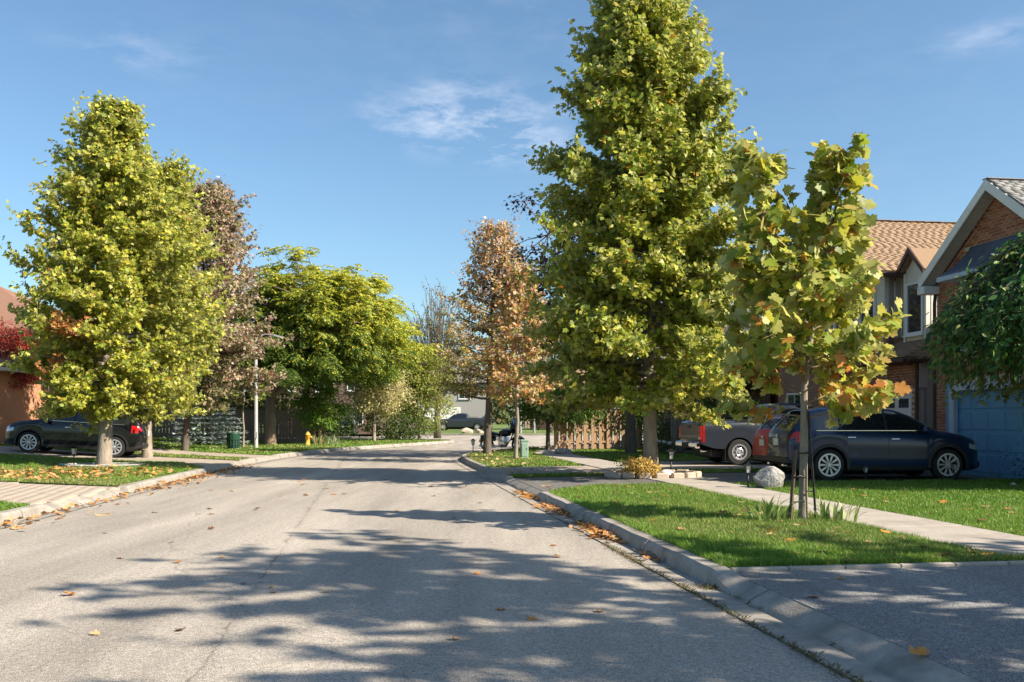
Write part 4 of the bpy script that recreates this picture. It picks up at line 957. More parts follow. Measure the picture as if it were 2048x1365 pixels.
# blue spruce
def spruce(loc, h, r):
    rng = np.random.default_rng(95); root = empty('blue_spruce', loc, 0, 'blue grey spruce with layered boughs beside the green bin', 'tree'); mb = MB(); mb.tube([(0, 0, -.1), (0, 0, h)], [.12, .01], 7); mb.build('trunk', M['bark_dark'], root)
    pos = []; d = []; n_ = []; br = MB()
    for lay in range(15):
        t = lay / 15; z = .12 + h * .93 * t; R_ = r * (1 - t) ** .85 + .08; nb = int(17 - 8 * t)
        for b in range(nb):
            az = 2 * math.pi * b / nb + lay * .7 + rng.normal() * .1; L = R_ * rng.uniform(.82, 1.08)
            ux, uy = math.cos(az), math.sin(az)
            end = Vector((ux * L, uy * L, z - .12 * L + .1)); br.tube([(0, 0, z), end], [.02, .006], 3, cap=False)
            for s in np.linspace(.25, 1, 9):
                p = np.array([ux * L * s, uy * L * s, z - .12 * L * s + .1 * s]); wd = .26 * L * (1.1 - s) + .07
                for q in range(7):
                    off = rng.uniform(-1, 1) * wd; pos.append(p + np.array([-uy * off, ux * off, rng.normal() * .02 - .05 * abs(off)])); sg = np.sign(off)
                    d.append(np.array([ux * .9 - uy * sg * .7, uy * .9 + ux * sg * .7, .15]) + rng.normal(size=3) * .25); n_.append(np.array([0, 0, 1.0]) + rng.normal(size=3) * .35)
    br.build('branch', M['bark_dark'], root)['kind'] = 'stuff'
    pos = np.array(pos); m = len(pos); crown_obj(root, SLIM, pos, np.array(d), np.array(n_), .2 * rng.uniform(.7, 1.2, m), mixcol(rng, m, [(.30, .38, .36), (.44, .52, .50), (.18, .25, .23)], [1, 1.2, .6]), 'needle')
spruce((-14.5, 45.2, .13), 3.5, 1.95)

# weeping mulberry in front of the near house, in shade
def weeping(loc):
    rng = np.random.default_rng(97); root = empty('weeping_mulberry', loc, 0, 'dense green weeping tree hanging over the blue garage door', 'tree')
    mb = MB(); mb.tube([(0, 0, -.1), (0, 0, 1.0), (.05, 0, 2.4), (0, .05, 4.6)], [.12, .1, .09, .06], 9); mb.build('trunk', M['bark_dark'], root, smooth=True)
    pos = []; d = []; nn = []; br = MB()
    for i in range(300):
        az = i * 2.4 + rng.normal() * .2; r = 2.15 * math.sqrt((i + .5) / 300) * rng.uniform(.9, 1.06); top = 4.95 - .62 * r * r / 2 + rng.normal() * .12 + .22 * math.sin(4 * az + r * 2); bot = 2.25 + .3 * math.sin(2 * az + 1) + rng.uniform(-.25, .35)
        ux, uy = math.cos(az), math.sin(az); P = [(0, 0, 4.3), (ux * r * .5, uy * r * .5, top + .15), (ux * r, uy * r, top - .25), (ux * r * 1.06, uy * r * 1.06, (top + bot) / 2), (ux * r * 1.03, uy * r * 1.03, bot)]
        br.tube(P, [.02, .015, .01, .006, .004], 3, cap=False); P = np.array(P); nL = 48
        for q in range(nL):
            t = (q + rng.random()) / nL * 3.2 + .8; k = min(int(t), 3); p = P[k] + (P[k + 1] - P[k]) * (t - k)
            pos.append(p + rng.normal(size=3) * .07); d.append(np.array([ux * .6, uy * .6, -.8]) + rng.normal(size=3) * .55); nn.append(np.array([ux, uy, .55]) + rng.normal(size=3) * .55)
    br.build('branch', M['bark_dark'], root)['kind'] = 'stuff'
    pos = np.array(pos); m = len(pos); crown_obj(root, OVAL, pos, np.array(d), np.array(nn), .17 * rng.uniform(.65, 1.25, m), mixcol(rng, m, [(.05, .14, .03), (.08, .2, .04), (.035, .10, .03), (.16, .26, .05)], [2, 2, 2, .25]), 'leaf')
weeping((10.75, 19.0, .13))
spread_tree('shrub', 'dark low shrub at the foot of the blue garage wall', (11.6, 20.0, .13), .15, .03, (0, 0, .32), (.85, .5, .36), 40, 30, .09, [(.025, .05, .018), (.05, .08, .025)], [1, 1], tmpl=SLIM, bark='bark_dark', seed=98, limbs=5, low=-.9, cat='shrub')

# two more boulevard trees stand nearer the camera, out of view, and throw the dappled shade on the road
for (x, y, h, sd, lb) in ((10.6, 4.5, 10.8, 101, 'tulip tree just out of view whose shadow crosses the road'), (11.9, .9, 10.0, 102, 'second tulip tree out of view shading the near driveway')):
    leader_tree('tulip_tree', lb, (x, y, .1), h, [(2.2, 1.8), (3.2, 3.1), (4.6, 3.6), (6.4, 3.5), (8.2, 2.9), (9.6, 1.9), (h, .6)], .16, 110, 13, 5, .26, TUL, [5, 4, 4, 2, 1, .1, .1], seed=sd, base=2.6, el=(0, 58), lump=.2, gap=.30, dens=1.7 if sd == 101 else 1.0)
# ------------------------------------------------------------------ houses
ROADANG = math.atan(0.147)
HX, HY = (11.2, 25.0)
def brick_face(parent, mats, poly_in, x0, x1, z0, z1, yplane, along_axis, nmax, vis=None, seed=3, out=1):
    """courses of bricks, each standing 6 mm proud of the mortar. along_axis 'y' or 'x' of the parent; yplane the wall face"""
    rng = np.random.default_rng(seed); L, H, g, D = .205, .062, .0145, .014
    Ms = []; pr = []; row = 0; z = z0
    while z + H < z1 + 1e-6:
        a = x0 - (L + g) / 2 * (row % 2)
        while a < x1:
            a0, a1 = max(a, x0), min(a + L, x1)
            if a1 - a0 > .05 and poly_in(a0, a1, z, z + H):
                sc = (a1 - a0) / L; m = np.eye(4); c = (a0 + a1) / 2
                proud = rng.normal() * .0012
                if along_axis == 'y': m[:3, 0] = (0, sc, 0); m[:3, 1] = (-1, 0, 0); m[:3, 3] = (yplane + proud, c, z + H / 2)
                else: m[:3, 0] = (sc, 0, 0); m[:3, 3] = (c, yplane + proud, z + H / 2)
                Ms.append(m); pr.append(vis(c, z) if vis else rng.random())
            a += L + g
        z += H + g; row += 1
    V = box_verts(-L / 2, L / 2, -D / 2, D / 2, -H / 2, H / 2)
    if Ms: pieces(parent, 'brick', V, BOXF, mats, Ms, pr, nmax, rng)

def shingles(parent, mats, o, e1, e2, w, l, nmax, vis=None, tab=.26, exp_=.125, seed=4, inside=None):
    """roof courses from the eave up: o eave corner, e1 along the eave, e2 up the slope (unit vectors)"""
    rng = np.random.default_rng(seed); e1, e2 = np.array(e1, float), np.array(e2, float); n = np.cross(e1, e2); Ms = []; pr = []
    n = n if n[2] > 0 else -n
    row = 0; s = 0
    tilt = Matrix.Rotation(0, 4, 'X')
    while s < l - .03:
        a = -tab * rng.random()
        while a < w:
            a0, a1 = max(a, 0), min(a + tab - .002, w)
            if a1 - a0 > .06 and (inside is None or inside((a0 + a1) / 2, s)):
                L = min(exp_ * 1.25, l - s); c = np.array(o) + e1 * (a0 + a1) / 2 + e2 * (s + L / 2) + n * (.012 + rng.normal() * .0015)
                u2 = norm(e2 - n * .04); nn = np.cross(e1, u2); nn = nn if nn[2] > 0 else -nn
                m = np.eye(4); m[:3, 0] = e1 * ((a1 - a0) / tab); m[:3, 1] = u2 * (L / (exp_ * 1.25)); m[:3, 2] = nn; m[:3, 3] = c
                Ms.append(m); pr.append(vis(c) if vis else rng.random())
            a += tab
        s += exp_; row += 1
    V = box_verts(-tab / 2, tab / 2, -exp_ * .625, exp_ * .625, -.0035, .0035)
    pieces(parent, 'shingle', V, BOXF, mats, Ms, pr, nmax, rng)

def window(parent, c, w, h, face='x-', frame=M['white'], mull=0, depth=.08, label=None):
    """framed window set in a wall; face names the outward direction in the parent's axes"""
    ax = {'x-': ((0, 1, 0), (-1, 0, 0)), 'y-': ((1, 0, 0), (0, -1, 0)), 'x+': ((0, 1, 0), (1, 0, 0))}[face]
    u = Vector(ax[0]); o = Vector(ax[1]); c = Vector(c); t = .07
    rot = Matrix((u, o, Vector((0, 0, 1)))).transposed()
    f = MB()
    for sx in (-1, 1): f.box(c + u * sx * (w / 2 - t / 2) + o * depth / 2, (t, depth, h), rot, .008)
    for sz in (-1, 1): f.box(c + Vector((0, 0, sz * (h / 2 - t / 2))) + o * depth / 2, (w - 2 * t, depth, t), rot, .008)
    for k in range(mull): f.box(c + u * (-w / 2 + w * (k + 1) / (mull + 1)) + o * depth * .4, (.03, depth * .6, h - 2 * t), rot)
    wo = f.build('window', frame, parent)
    p = MB(); p.box(c + o * depth * .25, (w - 2 * t + .01, .02, h - 2 * t + .01), rot); p.build('pane', M['pane'], wo)
    s = MB(); s.box(c + Vector((0, 0, -h / 2 - .03)) + o * (depth / 2 + .03), (w + .1, depth + .06, .06), rot, .008); s.build('sill', frame, wo)
    return wo

# ---- near house: brick gable over the blue garage
h1 = empty('brick_house', (HX, HY, .12), ROADANG, 'red brick house with a steep gable above a blue garage door', 'house')
EZ, AZ, GY0, GY1, GYC = 4.93, 6.93, .18, -5.38, -2.6      # eave height, apex height, gable eaves and ridge
def gz(y): return EZ + (AZ - EZ) * (1 - abs(y - GYC) / (GY0 - GYC))
DY0, DY1, DZ = -.62, -4.75, 2.28                           # garage opening
w = MB(); w.prism([(0, 0, 0), (0, DY0, 0), (0, DY0, DZ), (0, DY1, DZ), (0, DY1, 0), (0, -5.2, 0), (0, -5.2, gz(-5.2) - .12), (0, GYC, AZ - .12), (0, 0, gz(0) - .12)], (.24, 0, 0)); w.build('wall', M['mortar'], h1)
def in_gable(a0, a1, z0, z1):
    if z0 > max(gz(a0), gz(a1)) - .13: return False
    if a1 > DY1 - .02 and a0 < DY0 + .02 and z0 < DZ + .16: return False
    if a1 > -4.3 and a0 < -1.25 and 2.9 < z1 and z0 < 5.62: return False
    return True
brick_face(h1, [M['brick%d' % i] for i in range(4)], in_gable, -5.2, 0, 0.02, AZ, -.006, 'y', 290, lambda a, z: a + (0.9 if z > 4.3 else (.5 if a > -.7 else -2)), 31)
# other walls of the house
w = MB(); w.box((4.5, -.12, 2.45), (8.4, .24, 4.9)); w.box((4.5, -8.3, 2.45), (9, .24, 4.9)); w.box((9.1, -4.2, 2.45), (.24, 7.9, 4.9)); w.box((1.4, -6.7, 2.45), (.24, 2.9, 4.9)); w.build('wall', noisy('brick_wall_plain', BR[0], BR[1], 18, .9, .4, 60), h1)
# roofs
sl = math.hypot(GY0 - GYC, AZ - EZ)
rf = MB()
for s in (1, -1):
    ye = GYC + s * (GY0 - GYC); nz_ = Vector((0, s * (AZ - EZ), GY0 - GYC)).normalized() * .1
    rf.prism([(-.42, ye, EZ), (-.42, GYC, AZ), (6.0, GYC, AZ), (6.0, ye, EZ)], nz_)
rf.prism([(1.2, .3, 4.85), (5.2, .3, 7.2), (5.2, -8.7, 7.2), (1.2, -8.7, 4.85)], (0, 0, .1)); rf.prism([(9.4, .3, 4.85), (5.2, .3, 7.2), (5.2, -8.7, 7.2), (9.4, -8.7, 4.85)], (0, 0, .1))
rf.build('roof', M['dshing'], h1)
e2 = norm(np.array([0, GYC - GY1, AZ - EZ])); nn_ = np.array([0, -(AZ - EZ), (GYC - GY1)]); nn_ = nn_ / np.linalg.norm(nn_) * .1
shingles(h1, [M['gshing%d' % i] for i in range(3)], np.array([-.44, GY1, EZ]) + nn_, (1, 0, 0), e2, 5.6, sl, 280, lambda c: -abs(c[0]) * 1.2 + c[1] * 2, seed=41)
cap = MB(); cap.box((2.6, GYC, AZ + .115), (6.1, .22, .03), bev=.01); cap.build('ridge_cap', M['gshing1'], h1)
# bargeboards, soffit panels, eave box with gutter
for s in (1, -1):
    ye = GYC + s * (GY0 - GYC); a = Vector((-.45, ye, EZ - .05)); b = Vector((-.45, GYC, AZ - .05)); d = (b - a); nrm_ = Vector((0, -d.z * s, d.y * s)).normalized()
    f = MB(); f.prism([a - Vector((0, 0, .10)), b - Vector((0, 0, .10)), b + Vector((0, 0, .16)), a + Vector((0, 0, .16))], (.035, 0, 0)); f.build('bargeboard', M['white'], h1)
    n_p = 10
    for k in range(n_p):
        p0 = a.lerp(b, k / n_p + .004); p1 = a.lerp(b, (k + 1) / n_p - .004)
        q = MB(); q.prism([(-.41, p0.y, p0.z - .03), (-.41, p1.y, p1.z - .03), (-.03, p1.y, p1.z - .03), (-.03, p0.y, p0.z - .03)], (0, 0, .02)); q.build('soffit_panel', M['soffit'], h1)
g = MB(); g.box((-.2, GY0 - .12, EZ - .17), (.5, .32, .2), bev=.01); g.build('eave_return', M['white'], h1)
g = MB(); g.box((2.7, GY0 + .07, EZ - .02), (5.9, .12, .12), bev=.02); g.build('gutter', M['white'], h1)
g = MB(); g.tube([(.02, .1, EZ - .1), (-.05, .06, EZ - .5), (-.05, .06, .1)], .045, 8); g.build('downspout', M['brown_trim'], h1)
# garage door: frame with cut corners, four rows of raised panels
fr = MB(); t = .2
fr.box((-.02, DY0 - t / 2, DZ / 2 - .16), (.14, t, DZ - .32), bev=.01); fr.box((-.02, DY1 + t / 2, DZ / 2 - .16), (.14, t, DZ - .32), bev=.01); fr.box((-.02, (DY0 + DY1) / 2, DZ - .09), (.14, DY0 - DY1 - .9, .18), bev=.01)
for s in (1, -1):
    ye = DY0 if s > 0 else DY1; fr.prism([(-.09, ye, DZ - .33), (-.09, ye, DZ - .06), (-.09, ye - s * .1, DZ), (-.09, ye - s * .46, DZ), (-.09, ye - s * .46, DZ - .18), (-.09, ye - s * .2, DZ - .40)], (.14, 0, 0))
fr.build('garage_frame', M['blue_frame'], h1)
tr_ = MB(); tr_.box((-.015, DY0 + .09, DZ / 2), (.10, .16, DZ), bev=.01); tr_.build('garage_trim', M['blue_door'], h1)
gd = MB(); gd.box((.1, (DY0 + DY1) / 2, DZ / 2), (.05, DY0 - DY1, DZ)); gdo = gd.build('garage_door', M['blue_door'], h1)
pn = MB().box((0, 0, 0), (.025, .56, .43), bev=.012).mesh('panel', M['blue_door'])
for r in range(4):
    for c in range(6): place_mesh('panel', pn, Matrix.Translation((.07, DY0 - .42 - c * .64, .30 + r * .52)), gdo)
# bow window with a flared sheet metal roof
bw = MB(); bw.prism([(0, -1.25, 2.95), (-.45, -1.6, 2.95), (-.45, -3.9, 2.95), (0, -4.3, 2.95)], (0, 0, .55)); bw.build('bow_base', M['blue_frame'], h1)
for c0, c1 in ((-1.66, -2.36), (-2.4, -3.1), (-3.14, -3.86)):
    window(h1, (-.38, (c0 + c1) / 2, 4.15), abs(c1 - c0), 1.3, 'x-', M['white'])
bb = MB(); bb.prism([(0, -1.25, 3.45), (-.36, -1.62, 3.45), (-.36, -3.9, 3.45), (0, -4.3, 3.45)], (0, 0, 1.4)); bb.build('bow_body', M['white'], h1)
mr = MB(); n_ = 8; rows = []
for k in range(n_ + 1):
    t = k / n_; x = -.62 * (1 - t) ** 1.5 - .01; z = 4.93 + .72 * t; y0 = -1.02 - .42 * t; y1 = -4.52 + .42 * t
    rows.append([(x, y1, z), (x, (y0 + y1) / 2, z), (x, y0, z), (0, y0 - .02 + .05, z)])
V = [p for r in rows for p in r]; F = [(i * 4 + j, i * 4 + j + 1, (i + 1) * 4 + j + 1, (i + 1) * 4 + j) for i in range(n_) for j in range(3)]
mr.add(V, F); mro = mr.build('bow_roof', M['metal_blue'], h1, smooth=True); md = mro.modifiers.new('solid', 'SOLIDIFY'); md.thickness = .02
for k in range(1, 6):
    ys = lambda t: (-1.02 - .42 * t) + ((-4.52 + .42 * t) - (-1.02 - .42 * t)) * (k / 6 - .08)
    rb = MB(); rb.tube([(-.62 * (1 - t) ** 1.5 - .02, ys(t), 4.94 + .72 * t) for t in np.linspace(0, 1, 9)], .016, 5); rb.build('roof_rib', M['metal_blue'], h1)
bt = MB(); bt.box((-.33, -2.77, 4.88), (.66, 3.6, .12), bev=.01); bt.build('bow_fascia', M['blue_frame'], h1)

# ---- second house: tan roof, white siding, dormer, white garage
h2 = empty('siding_house', (14.96 - .147 * 26.0, 26.0, .12), ROADANG, 'house with a tan shingle roof, cream dormer and white garage behind the parked cars', 'house')
TS = [M['tshing%d' % i] for i in range(4)]
w = MB(); w.prism([(0.3, 2.2, 0), (.3, 9.8, 0), (.3, 9.8, 5.7), (.3, 6, 7.75), (.3, 2.2, 5.7)], (.24, 0, 0)); w.box((5, 2.32, 2.85), (9.2, .24, 5.7)); w.box((5, 9.7, 2.85), (9.2, .24, 5.7)); w.box((9.5, 6, 2.85), (.24, 7.2, 5.7)); w.build('wall', noisy('brown_brick_plain', (.26, .15, .11), (.34, .2, .15), 16, .9, .4, 60), h2)
rf = MB()
for s in (-1, 1):
    ye = 6 + s * 4.2; rf.prism([(-.35, ye, 5.62), (-.35, 6, 7.98), (10.2, 6, 7.98), (10.2, ye, 5.62)], Vector((0, s * 2.36, 4.2)).normalized() * .1)
rf.build('roof', M['tshing2'], h2)
L2 = math.hypot(4.2, 2.36); e2 = np.array([0, 4.2, 2.36]) / L2
shingles(h2, TS, np.array([-.35, 1.8, 5.62]) + np.array([0, -2.36, 4.2]) / L2 * .1, (1, 0, 0), e2, 7.5, L2, 290, lambda c: -abs(c[0] - 2.5) - abs(c[2] - 7), seed=42)
cap = MB()
for k in range(34): cap.box((-.3 + k * .305, 6, 8.105 + .006 * (k % 2)), (.29, .24, .025), (0, R(-2), 0), bev=.006)
cap.build('ridge_cap', M['tshing0'], h2)
g = MB(); g.box((4.6, 1.74, 5.6), (10, .13, .13), bev=.02); g.build('gutter', M['brown_trim'], h2)
f = MB()
for s in (-1, 1): f.prism([(-.38, 6 + s * 4.25, 5.45), (-.38, 6, 7.83), (-.38, 6, 8.06), (-.38, 6 + s * 4.25, 5.68)], (.04, 0, 0))
f.build('bargeboard', M['brown_trim'], h2)
# garage wing with its own lower roof
w = MB(); w.box((.12, .18, 1.5), (.24, .36, 3.0)); w.box((.12, 5.5, 1.5), (.24, .5, 3.0)); w.box((.12, 2.75, 2.62), (.24, 5.6, .76)); w.box((3, .12, 1.6), (5.7, .24, 3.2)); w.build('wall', M['mortar'], h2)
def in_wing(a0, a1, z0, z1): return not (a1 > .36 and a0 < 5.24 and z0 < 2.27) and z1 < 3.0
brick_face(h2, [M['brick%d' % i] for i in range(4)], in_wing, 0, 5.7, .02, 3.0, -.006, 'y', 200, lambda a, z: -a, 33)
gf = MB(); gf.box((.03, .42, 1.13), (.1, .12, 2.26), bev=.01); gf.box((.03, 5.18, 1.13), (.1, .12, 2.26), bev=.01); gf.box((.03, 2.8, 2.2), (.1, 4.64, .13), bev=.01); gf.build('garage_frame', M['white'], h2)
gdo = MB().box((.12, 2.8, 1.07), (.05, 4.64, 2.13)).build('garage_door', M['white'], h2)
pn = MB().box((0, 0, 0), (.02, .66, .4), bev=.01).mesh('panel', M['white']); gp = MB().box((0, 0, 0), (.03, .1, .26)).mesh('pane', M['pane'])
for r in range(3):
    for c in range(6): place_mesh('panel', pn, Matrix.Translation((.09, .88 + c * .77, .28 + r * .5)), gdo)
for c in range(6):
    for k in range(4): place_mesh('pane', gp, Matrix.Translation((.09, .88 + c * .77 - .21 + k * .14, 1.83)), gdo)
rf = MB(); rf.prism([(-.5, -.25, 2.95), (-.5, 6.0, 2.95), (2.4, 6.0, 4.35), (2.4, 1.2, 4.35)], (-.04, 0, .1)); rf.prism([(-.5, -.25, 2.95), (2.4, 1.2, 4.35), (6, 1.2, 4.35), (6, -.25, 2.95)], (0, -.04, .1)); rf.build('garage_roof', M['tshing2'], h2)
e2 = norm(np.array([2.9, 0, 1.4])); shingles(h2, TS, np.array([-.56, -.25, 3.06]), (0, 1, 0), e2, 6.2, 3.2, 150, lambda c: -c[1], seed=43, inside=lambda a, s: a > s * .47)
e2 = norm(np.array([0, 1.45, 1.4])); shingles(h2, TS, np.array([-.5, -.3, 3.06]), (1, 0, 0), e2, 5.5, 2.0, 150, lambda c: -c[0], seed=44, inside=lambda a, s: a > s * 1.4)
g = MB(); g.box((-.58, 2.9, 2.98), (.12, 6.3, .12), bev=.02); g.box((2.6, -.33, 2.98), (6.3, .12, .12), bev=.02); g.build('gutter', M['brown_trim'], h2)
sf = MB(); sf.box((-.24, 2.9, 2.93), (.5, 6.2, .03)); sf.build('soffit', M['brown_trim'], h2)
g = MB(); g.tube([(-.1, -.06, 2.9), (-.1, -.06, .1)], .05, 8); g.build('downspout', M['brown_trim'], h2)
# dormer
dm = MB(); dm.box((1.5, 1.12, 4.6), (1.8, 1.12, 2.0)); dm.prism([(.6, .56, 5.6), (.6, 1.68, 5.6), (.6, 1.12, 6.15)], (1.8, 0, 0)); dmo = dm.build('dormer', M['cream'], h2)
for k in range(9): MB().box((.72 + k * .2, .551, 4.6), (.02, .012, 2.0)).build('batten', M['white'], dmo)
for k in range(3): MB().box((.594, .66 + k * .46, 5.72), (.012, .02, .2)).build('batten', M['white'], dmo)
window(h2, (.60, 1.12, 4.55), .86, 1.5, 'x-', M['white'])
for yy in (.6, 1.64): MB().box((.57, yy, 4.6), (.05, .1, 2.0), bev=.006).build('corner_board', M['cream'], dmo)
dr = MB()
for s in (-1, 1): dr.prism([(.38, 1.12 + s * .72, 5.5), (.38, 1.12, 6.2), (2.6, 1.12, 6.2), (2.6, 1.12 + s * .72, 5.5)], (0, s * .05, .07))
dr.build('dormer_roof', M['tshing1'], h2)
db = MB()
for s in (-1, 1): db.prism([(.34, 1.12 + s * .75, 5.42), (.34, 1.12, 6.14), (.34, 1.12, 6.3), (.34, 1.12 + s * .75, 5.58)], (.05, 0, 0))
db.build('dormer_bargeboard', M['brown_trim'], h2)
# white siding bay left of the dormer
bs = MB(); bs.box((.9, 3.1, 4.75), (1.3, 1.8, 1.9)); bso = bs.build('siding_bay', M['cream'], h2); window(h2, (.25, 3.1, 4.8), .9, 1.2, 'x-', M['white'])
for k in range(6): MB().box((.35 + k * .22, 2.19, 4.75), (.02, .014, 1.9)).build('batten', M['white'], bso)
window(h2, (.3, 6.0, 4.6), 1.5, 1.2, 'x-', M['white'], 1); window(h2, (.3, 8.3, 1.6), 1.2, 1.4, 'x-', M['white'], 1)

# ---- third house: dark porch with white posts
h3 = empty('porch_house', (14.96 - .147 * 38.0, 38.0, .12), ROADANG, 'dark brick house with a deep porch and white posts behind the pickup', 'house')
w = MB(); w.box((5.5, 5.5, 2.5), (8, 10.6, 5.0)); w.build('wall', noisy('dark_brick_plain', (.16, .085, .06), (.22, .12, .09), 16, .9, .4, 60), h3)
MB().box((1.0, 5.5, 1.25), (.3, 10.4, 2.5)).build('porch_wall', noisy('porch_brick', (.12, .07, .055), (.17, .1, .08), 16, .9, .3, 60), h3)
rf = MB(); rf.prism([(-.5, -.4, 2.75), (-.5, 11.2, 2.75), (2, 11.2, 3.9), (2, -.4, 3.9)], (0, 0, .12)); rf.prism([(1, -.4, 4.9), (1, 11.4, 4.9), (5.5, 11.4, 7.4), (5.5, -.4, 7.4)], (0, 0, .1)); rf.prism([(10, -.4, 4.9), (10, 11.4, 4.9), (5.5, 11.4, 7.4), (5.5, -.4, 7.4)], (0, 0, .1)); rf.build('roof', M['dshing'], h3)
MB().box((-.45, 5.4, 2.66), (.06, 11.6, .22), bev=.01).build('fascia', M['white'], h3)
for y_ in (.1, 2.4, 4.9, 7.4, 10): MB().box((-.25, y_, 1.3), (.14, .14, 2.6), bev=.015).build('porch_post', M['white'], h3)
MB().box((.86, 1.3, 1.2), (.06, .95, 2.1), bev=.01).build('door', M['black'], h3)
window(h3, (.85, 3.7, 1.5), 1.5, 1.2, 'x-', M['white'], 1); window(h3, (1.5, 3, 4.0), 1.2, 1.1, 'x-', M['white'], 1)

# ---- orange brick house on the opposite side
h4 = empty('brick_house', (-19.0, 39.0, .55), 0, 'orange brick house with a brown roof behind the red maple and the black car', 'house')
w = MB(); w.box((-.15, 4.6, 2.3), (.24, 8.6, 4.6)); w.box((-5, .12, 2.3), (9.8, .24, 4.6)); w.build('wall', noisy('orange_mortar', (.42, .3, .22), (.48, .35, .27), 20, .95), h4)
ok = lambda a0, a1, z0, z1: True
brick_face(h4, [M['obrick%d' % i] for i in range(3)], lambda a0, a1, z0, z1: z1 < 4.6 and not (a1 > 1.45 and a0 < 3.15 and z1 > 1 and z0 < 2.5), .3, 8.8, .02, 4.6, -.024, 'y', 150, lambda a, z: -a - abs(z - 1.5), 35)
brick_face(h4, [M['obrick%d' % i] for i in range(3)], lambda a0, a1, z0, z1: z1 < 4.6, -5.2, -.03, .02, 4.6, -.006, 'x', 150, lambda a, z: a - abs(z - 1.5), 36)
window(h4, (-.03, 2.3, 1.75), 1.5, 1.3, 'x+', M['white'], 1)
rf = MB(); rf.prism([(.5, -.5, 4.5), (.5, 9.5, 4.5), (-4.5, 4.5, 6.9)], (0, 0, .12)); rf.prism([(.5, -.5, 4.5), (-4.5, 4.5, 6.9), (-9.5, 4.5, 6.9), (-13, -.5, 4.5)], (0, 0, .12)); rf.prism([(.5, 9.5, 4.5), (-13, 9.5, 4.5), (-9.5, 4.5, 6.9), (-4.5, 4.5, 6.9)], (0, 0, .12)); rf.build('roof', M['bshing'], h4)
MB().box((.5, 4.5, 4.46), (.14, 10.2, .14), bev=.02).build('gutter', M['brown_trim'], h4); MB().box((-4.5, -.52, 4.46), (10.2, .14, .14), bev=.02).build('gutter', M['brown_trim'], h4)
# its nearer garage wing, of which only the corner shows
w = MB(); w.box((-3.0, -5.0, 1.4), (5.6, .24, 2.8)); w.box((-.32, -2.6, 1.4), (.24, 4.6, 2.8)); w.build('wing_wall', M['obrick1'], h4)
rf = MB(); rf.prism([(.2, -5.5, 2.8), (.2, -.6, 2.8), (-3, -.6, 4.4), (-3, -5.5, 4.4)], (0, 0, .12)); rf.build('wing_roof', M['bshing'], h4)
MB().box((.2, -3.0, 2.78), (.13, 5.1, .13), bev=.02).build('wing_gutter', M['soffit'], h4)

# ---- distant houses across the junction and behind the trees
def far_house(name, loc, w_, d_, h_, rh, wall, roof, label, wins, door=None):
    r = empty(name, loc, 0, label, 'house'); m = MB(); m.box((0, d_ / 2, h_ / 2), (w_, d_, h_)); m.build('wall', wall, r)
    q = MB(); q.prism([(-w_ / 2 - .4, -.4, h_), (w_ / 2 + .4, -.4, h_), (w_ / 2 - w_ * .2, d_ / 2, h_ + rh), (-w_ / 2 + w_ * .2, d_ / 2, h_ + rh)], (0, 0, .12)); q.prism([(-w_ / 2 - .4, d_ + .4, h_), (-w_ / 2 + w_ * .2, d_ / 2, h_ + rh), (w_ / 2 - w_ * .2, d_ / 2, h_ + rh), (w_ / 2 + .4, d_ + .4, h_)], (0, 0, .12))
    q.prism([(-w_ / 2 - .4, -.4, h_), (-w_ / 2 + w_ * .2, d_ / 2, h_ + rh), (-w_ / 2 - .4, d_ + .4, h_)], (0, 0, .12)); q.prism([(w_ / 2 + .4, -.4, h_), (w_ / 2 + .4, d_ + .4, h_), (w_ / 2 - w_ * .2, d_ / 2, h_ + rh)], (0, 0, .12)); q.build('roof', roof, r)
    for (x, z, ww, hh) in wins: window(r, (x, 0, z), ww, hh, 'y-', M['white'], 1)
    if door:
        x, ww, hh, mt = door; g = MB().box((x, -.04, hh / 2), (ww, .08, hh), bev=.02).build('garage_door', mt, r)
        pm = MB().box((0, 0, 0), (ww / 4 - .12, .03, hh / 4 - .1), bev=.01).mesh('panel', mt)
        for i in range(4):
            for j in range(4): place_mesh('panel', pm, Matrix.Translation((x - ww / 2 + ww / 4 * (i + .5), -.09, hh / 4 * (j + .5))), g)
    return r
grey_w = noisy('grey_siding', (.30, .29, .28), (.36, .35, .34), 4, .7); tan_b = noisy('tan_brick_plain', (.36, .25, .19), (.44, .31, .24), 12, .9, .3, 40)
far_house('garage_house', (-9.6, 112, .3), 13, 9, 5.2, 3.4, grey_w, M['dshing'], 'distant grey house with a white garage door beside the parked truck', [(-4, 4, 1.6, 1.2), (0, 4, 1.6, 1.2), (4, 4, 1.4, 1.2)], (1.2, 4.6, 2.4, M['white']))
far_house('brick_house', (7.5, 108, .3), 12, 9, 4.8, 3.0, tan_b, M['tshing2'], 'distant tan brick house seen behind the motorcycle and white poles', [(-4, 3.6, 1.5, 1.2), (0, 3.6, 1.5, 1.2), (4, 1.6, 1.8, 1.4)], (-3.6, 3.4, 2.3, M['brown_trim']))
far_house('brick_house', (-15.2, 76, .2), 9, 8, 5.4, 3.0, noisy('umber_brick_plain', (.13, .09, .07), (.18, .125, .095), 12, .9, .3, 40), M['dshing'], 'dark brown house with white windows glimpsed through the locust tree', [(-2.8, 4.2, 1.3, 1.5), (.2, 4.2, 1.5, 1.6), (2.6, 4.2, 1.2, 1.5), (2.6, 1.5, 1.4, 1.4)], (-1.6, 3.0, 2.3, M['brown_trim']))
far_house('brick_house', (24, 84, .2), 11, 9, 5.0, 3.0, tan_b, M['bshing'], 'brick house beyond the tan fence half hidden by trees', [(-3, 3.8, 1.5, 1.2), (2, 3.8, 1.5, 1.2), (0, 1.5, 1.8, 1.4)])

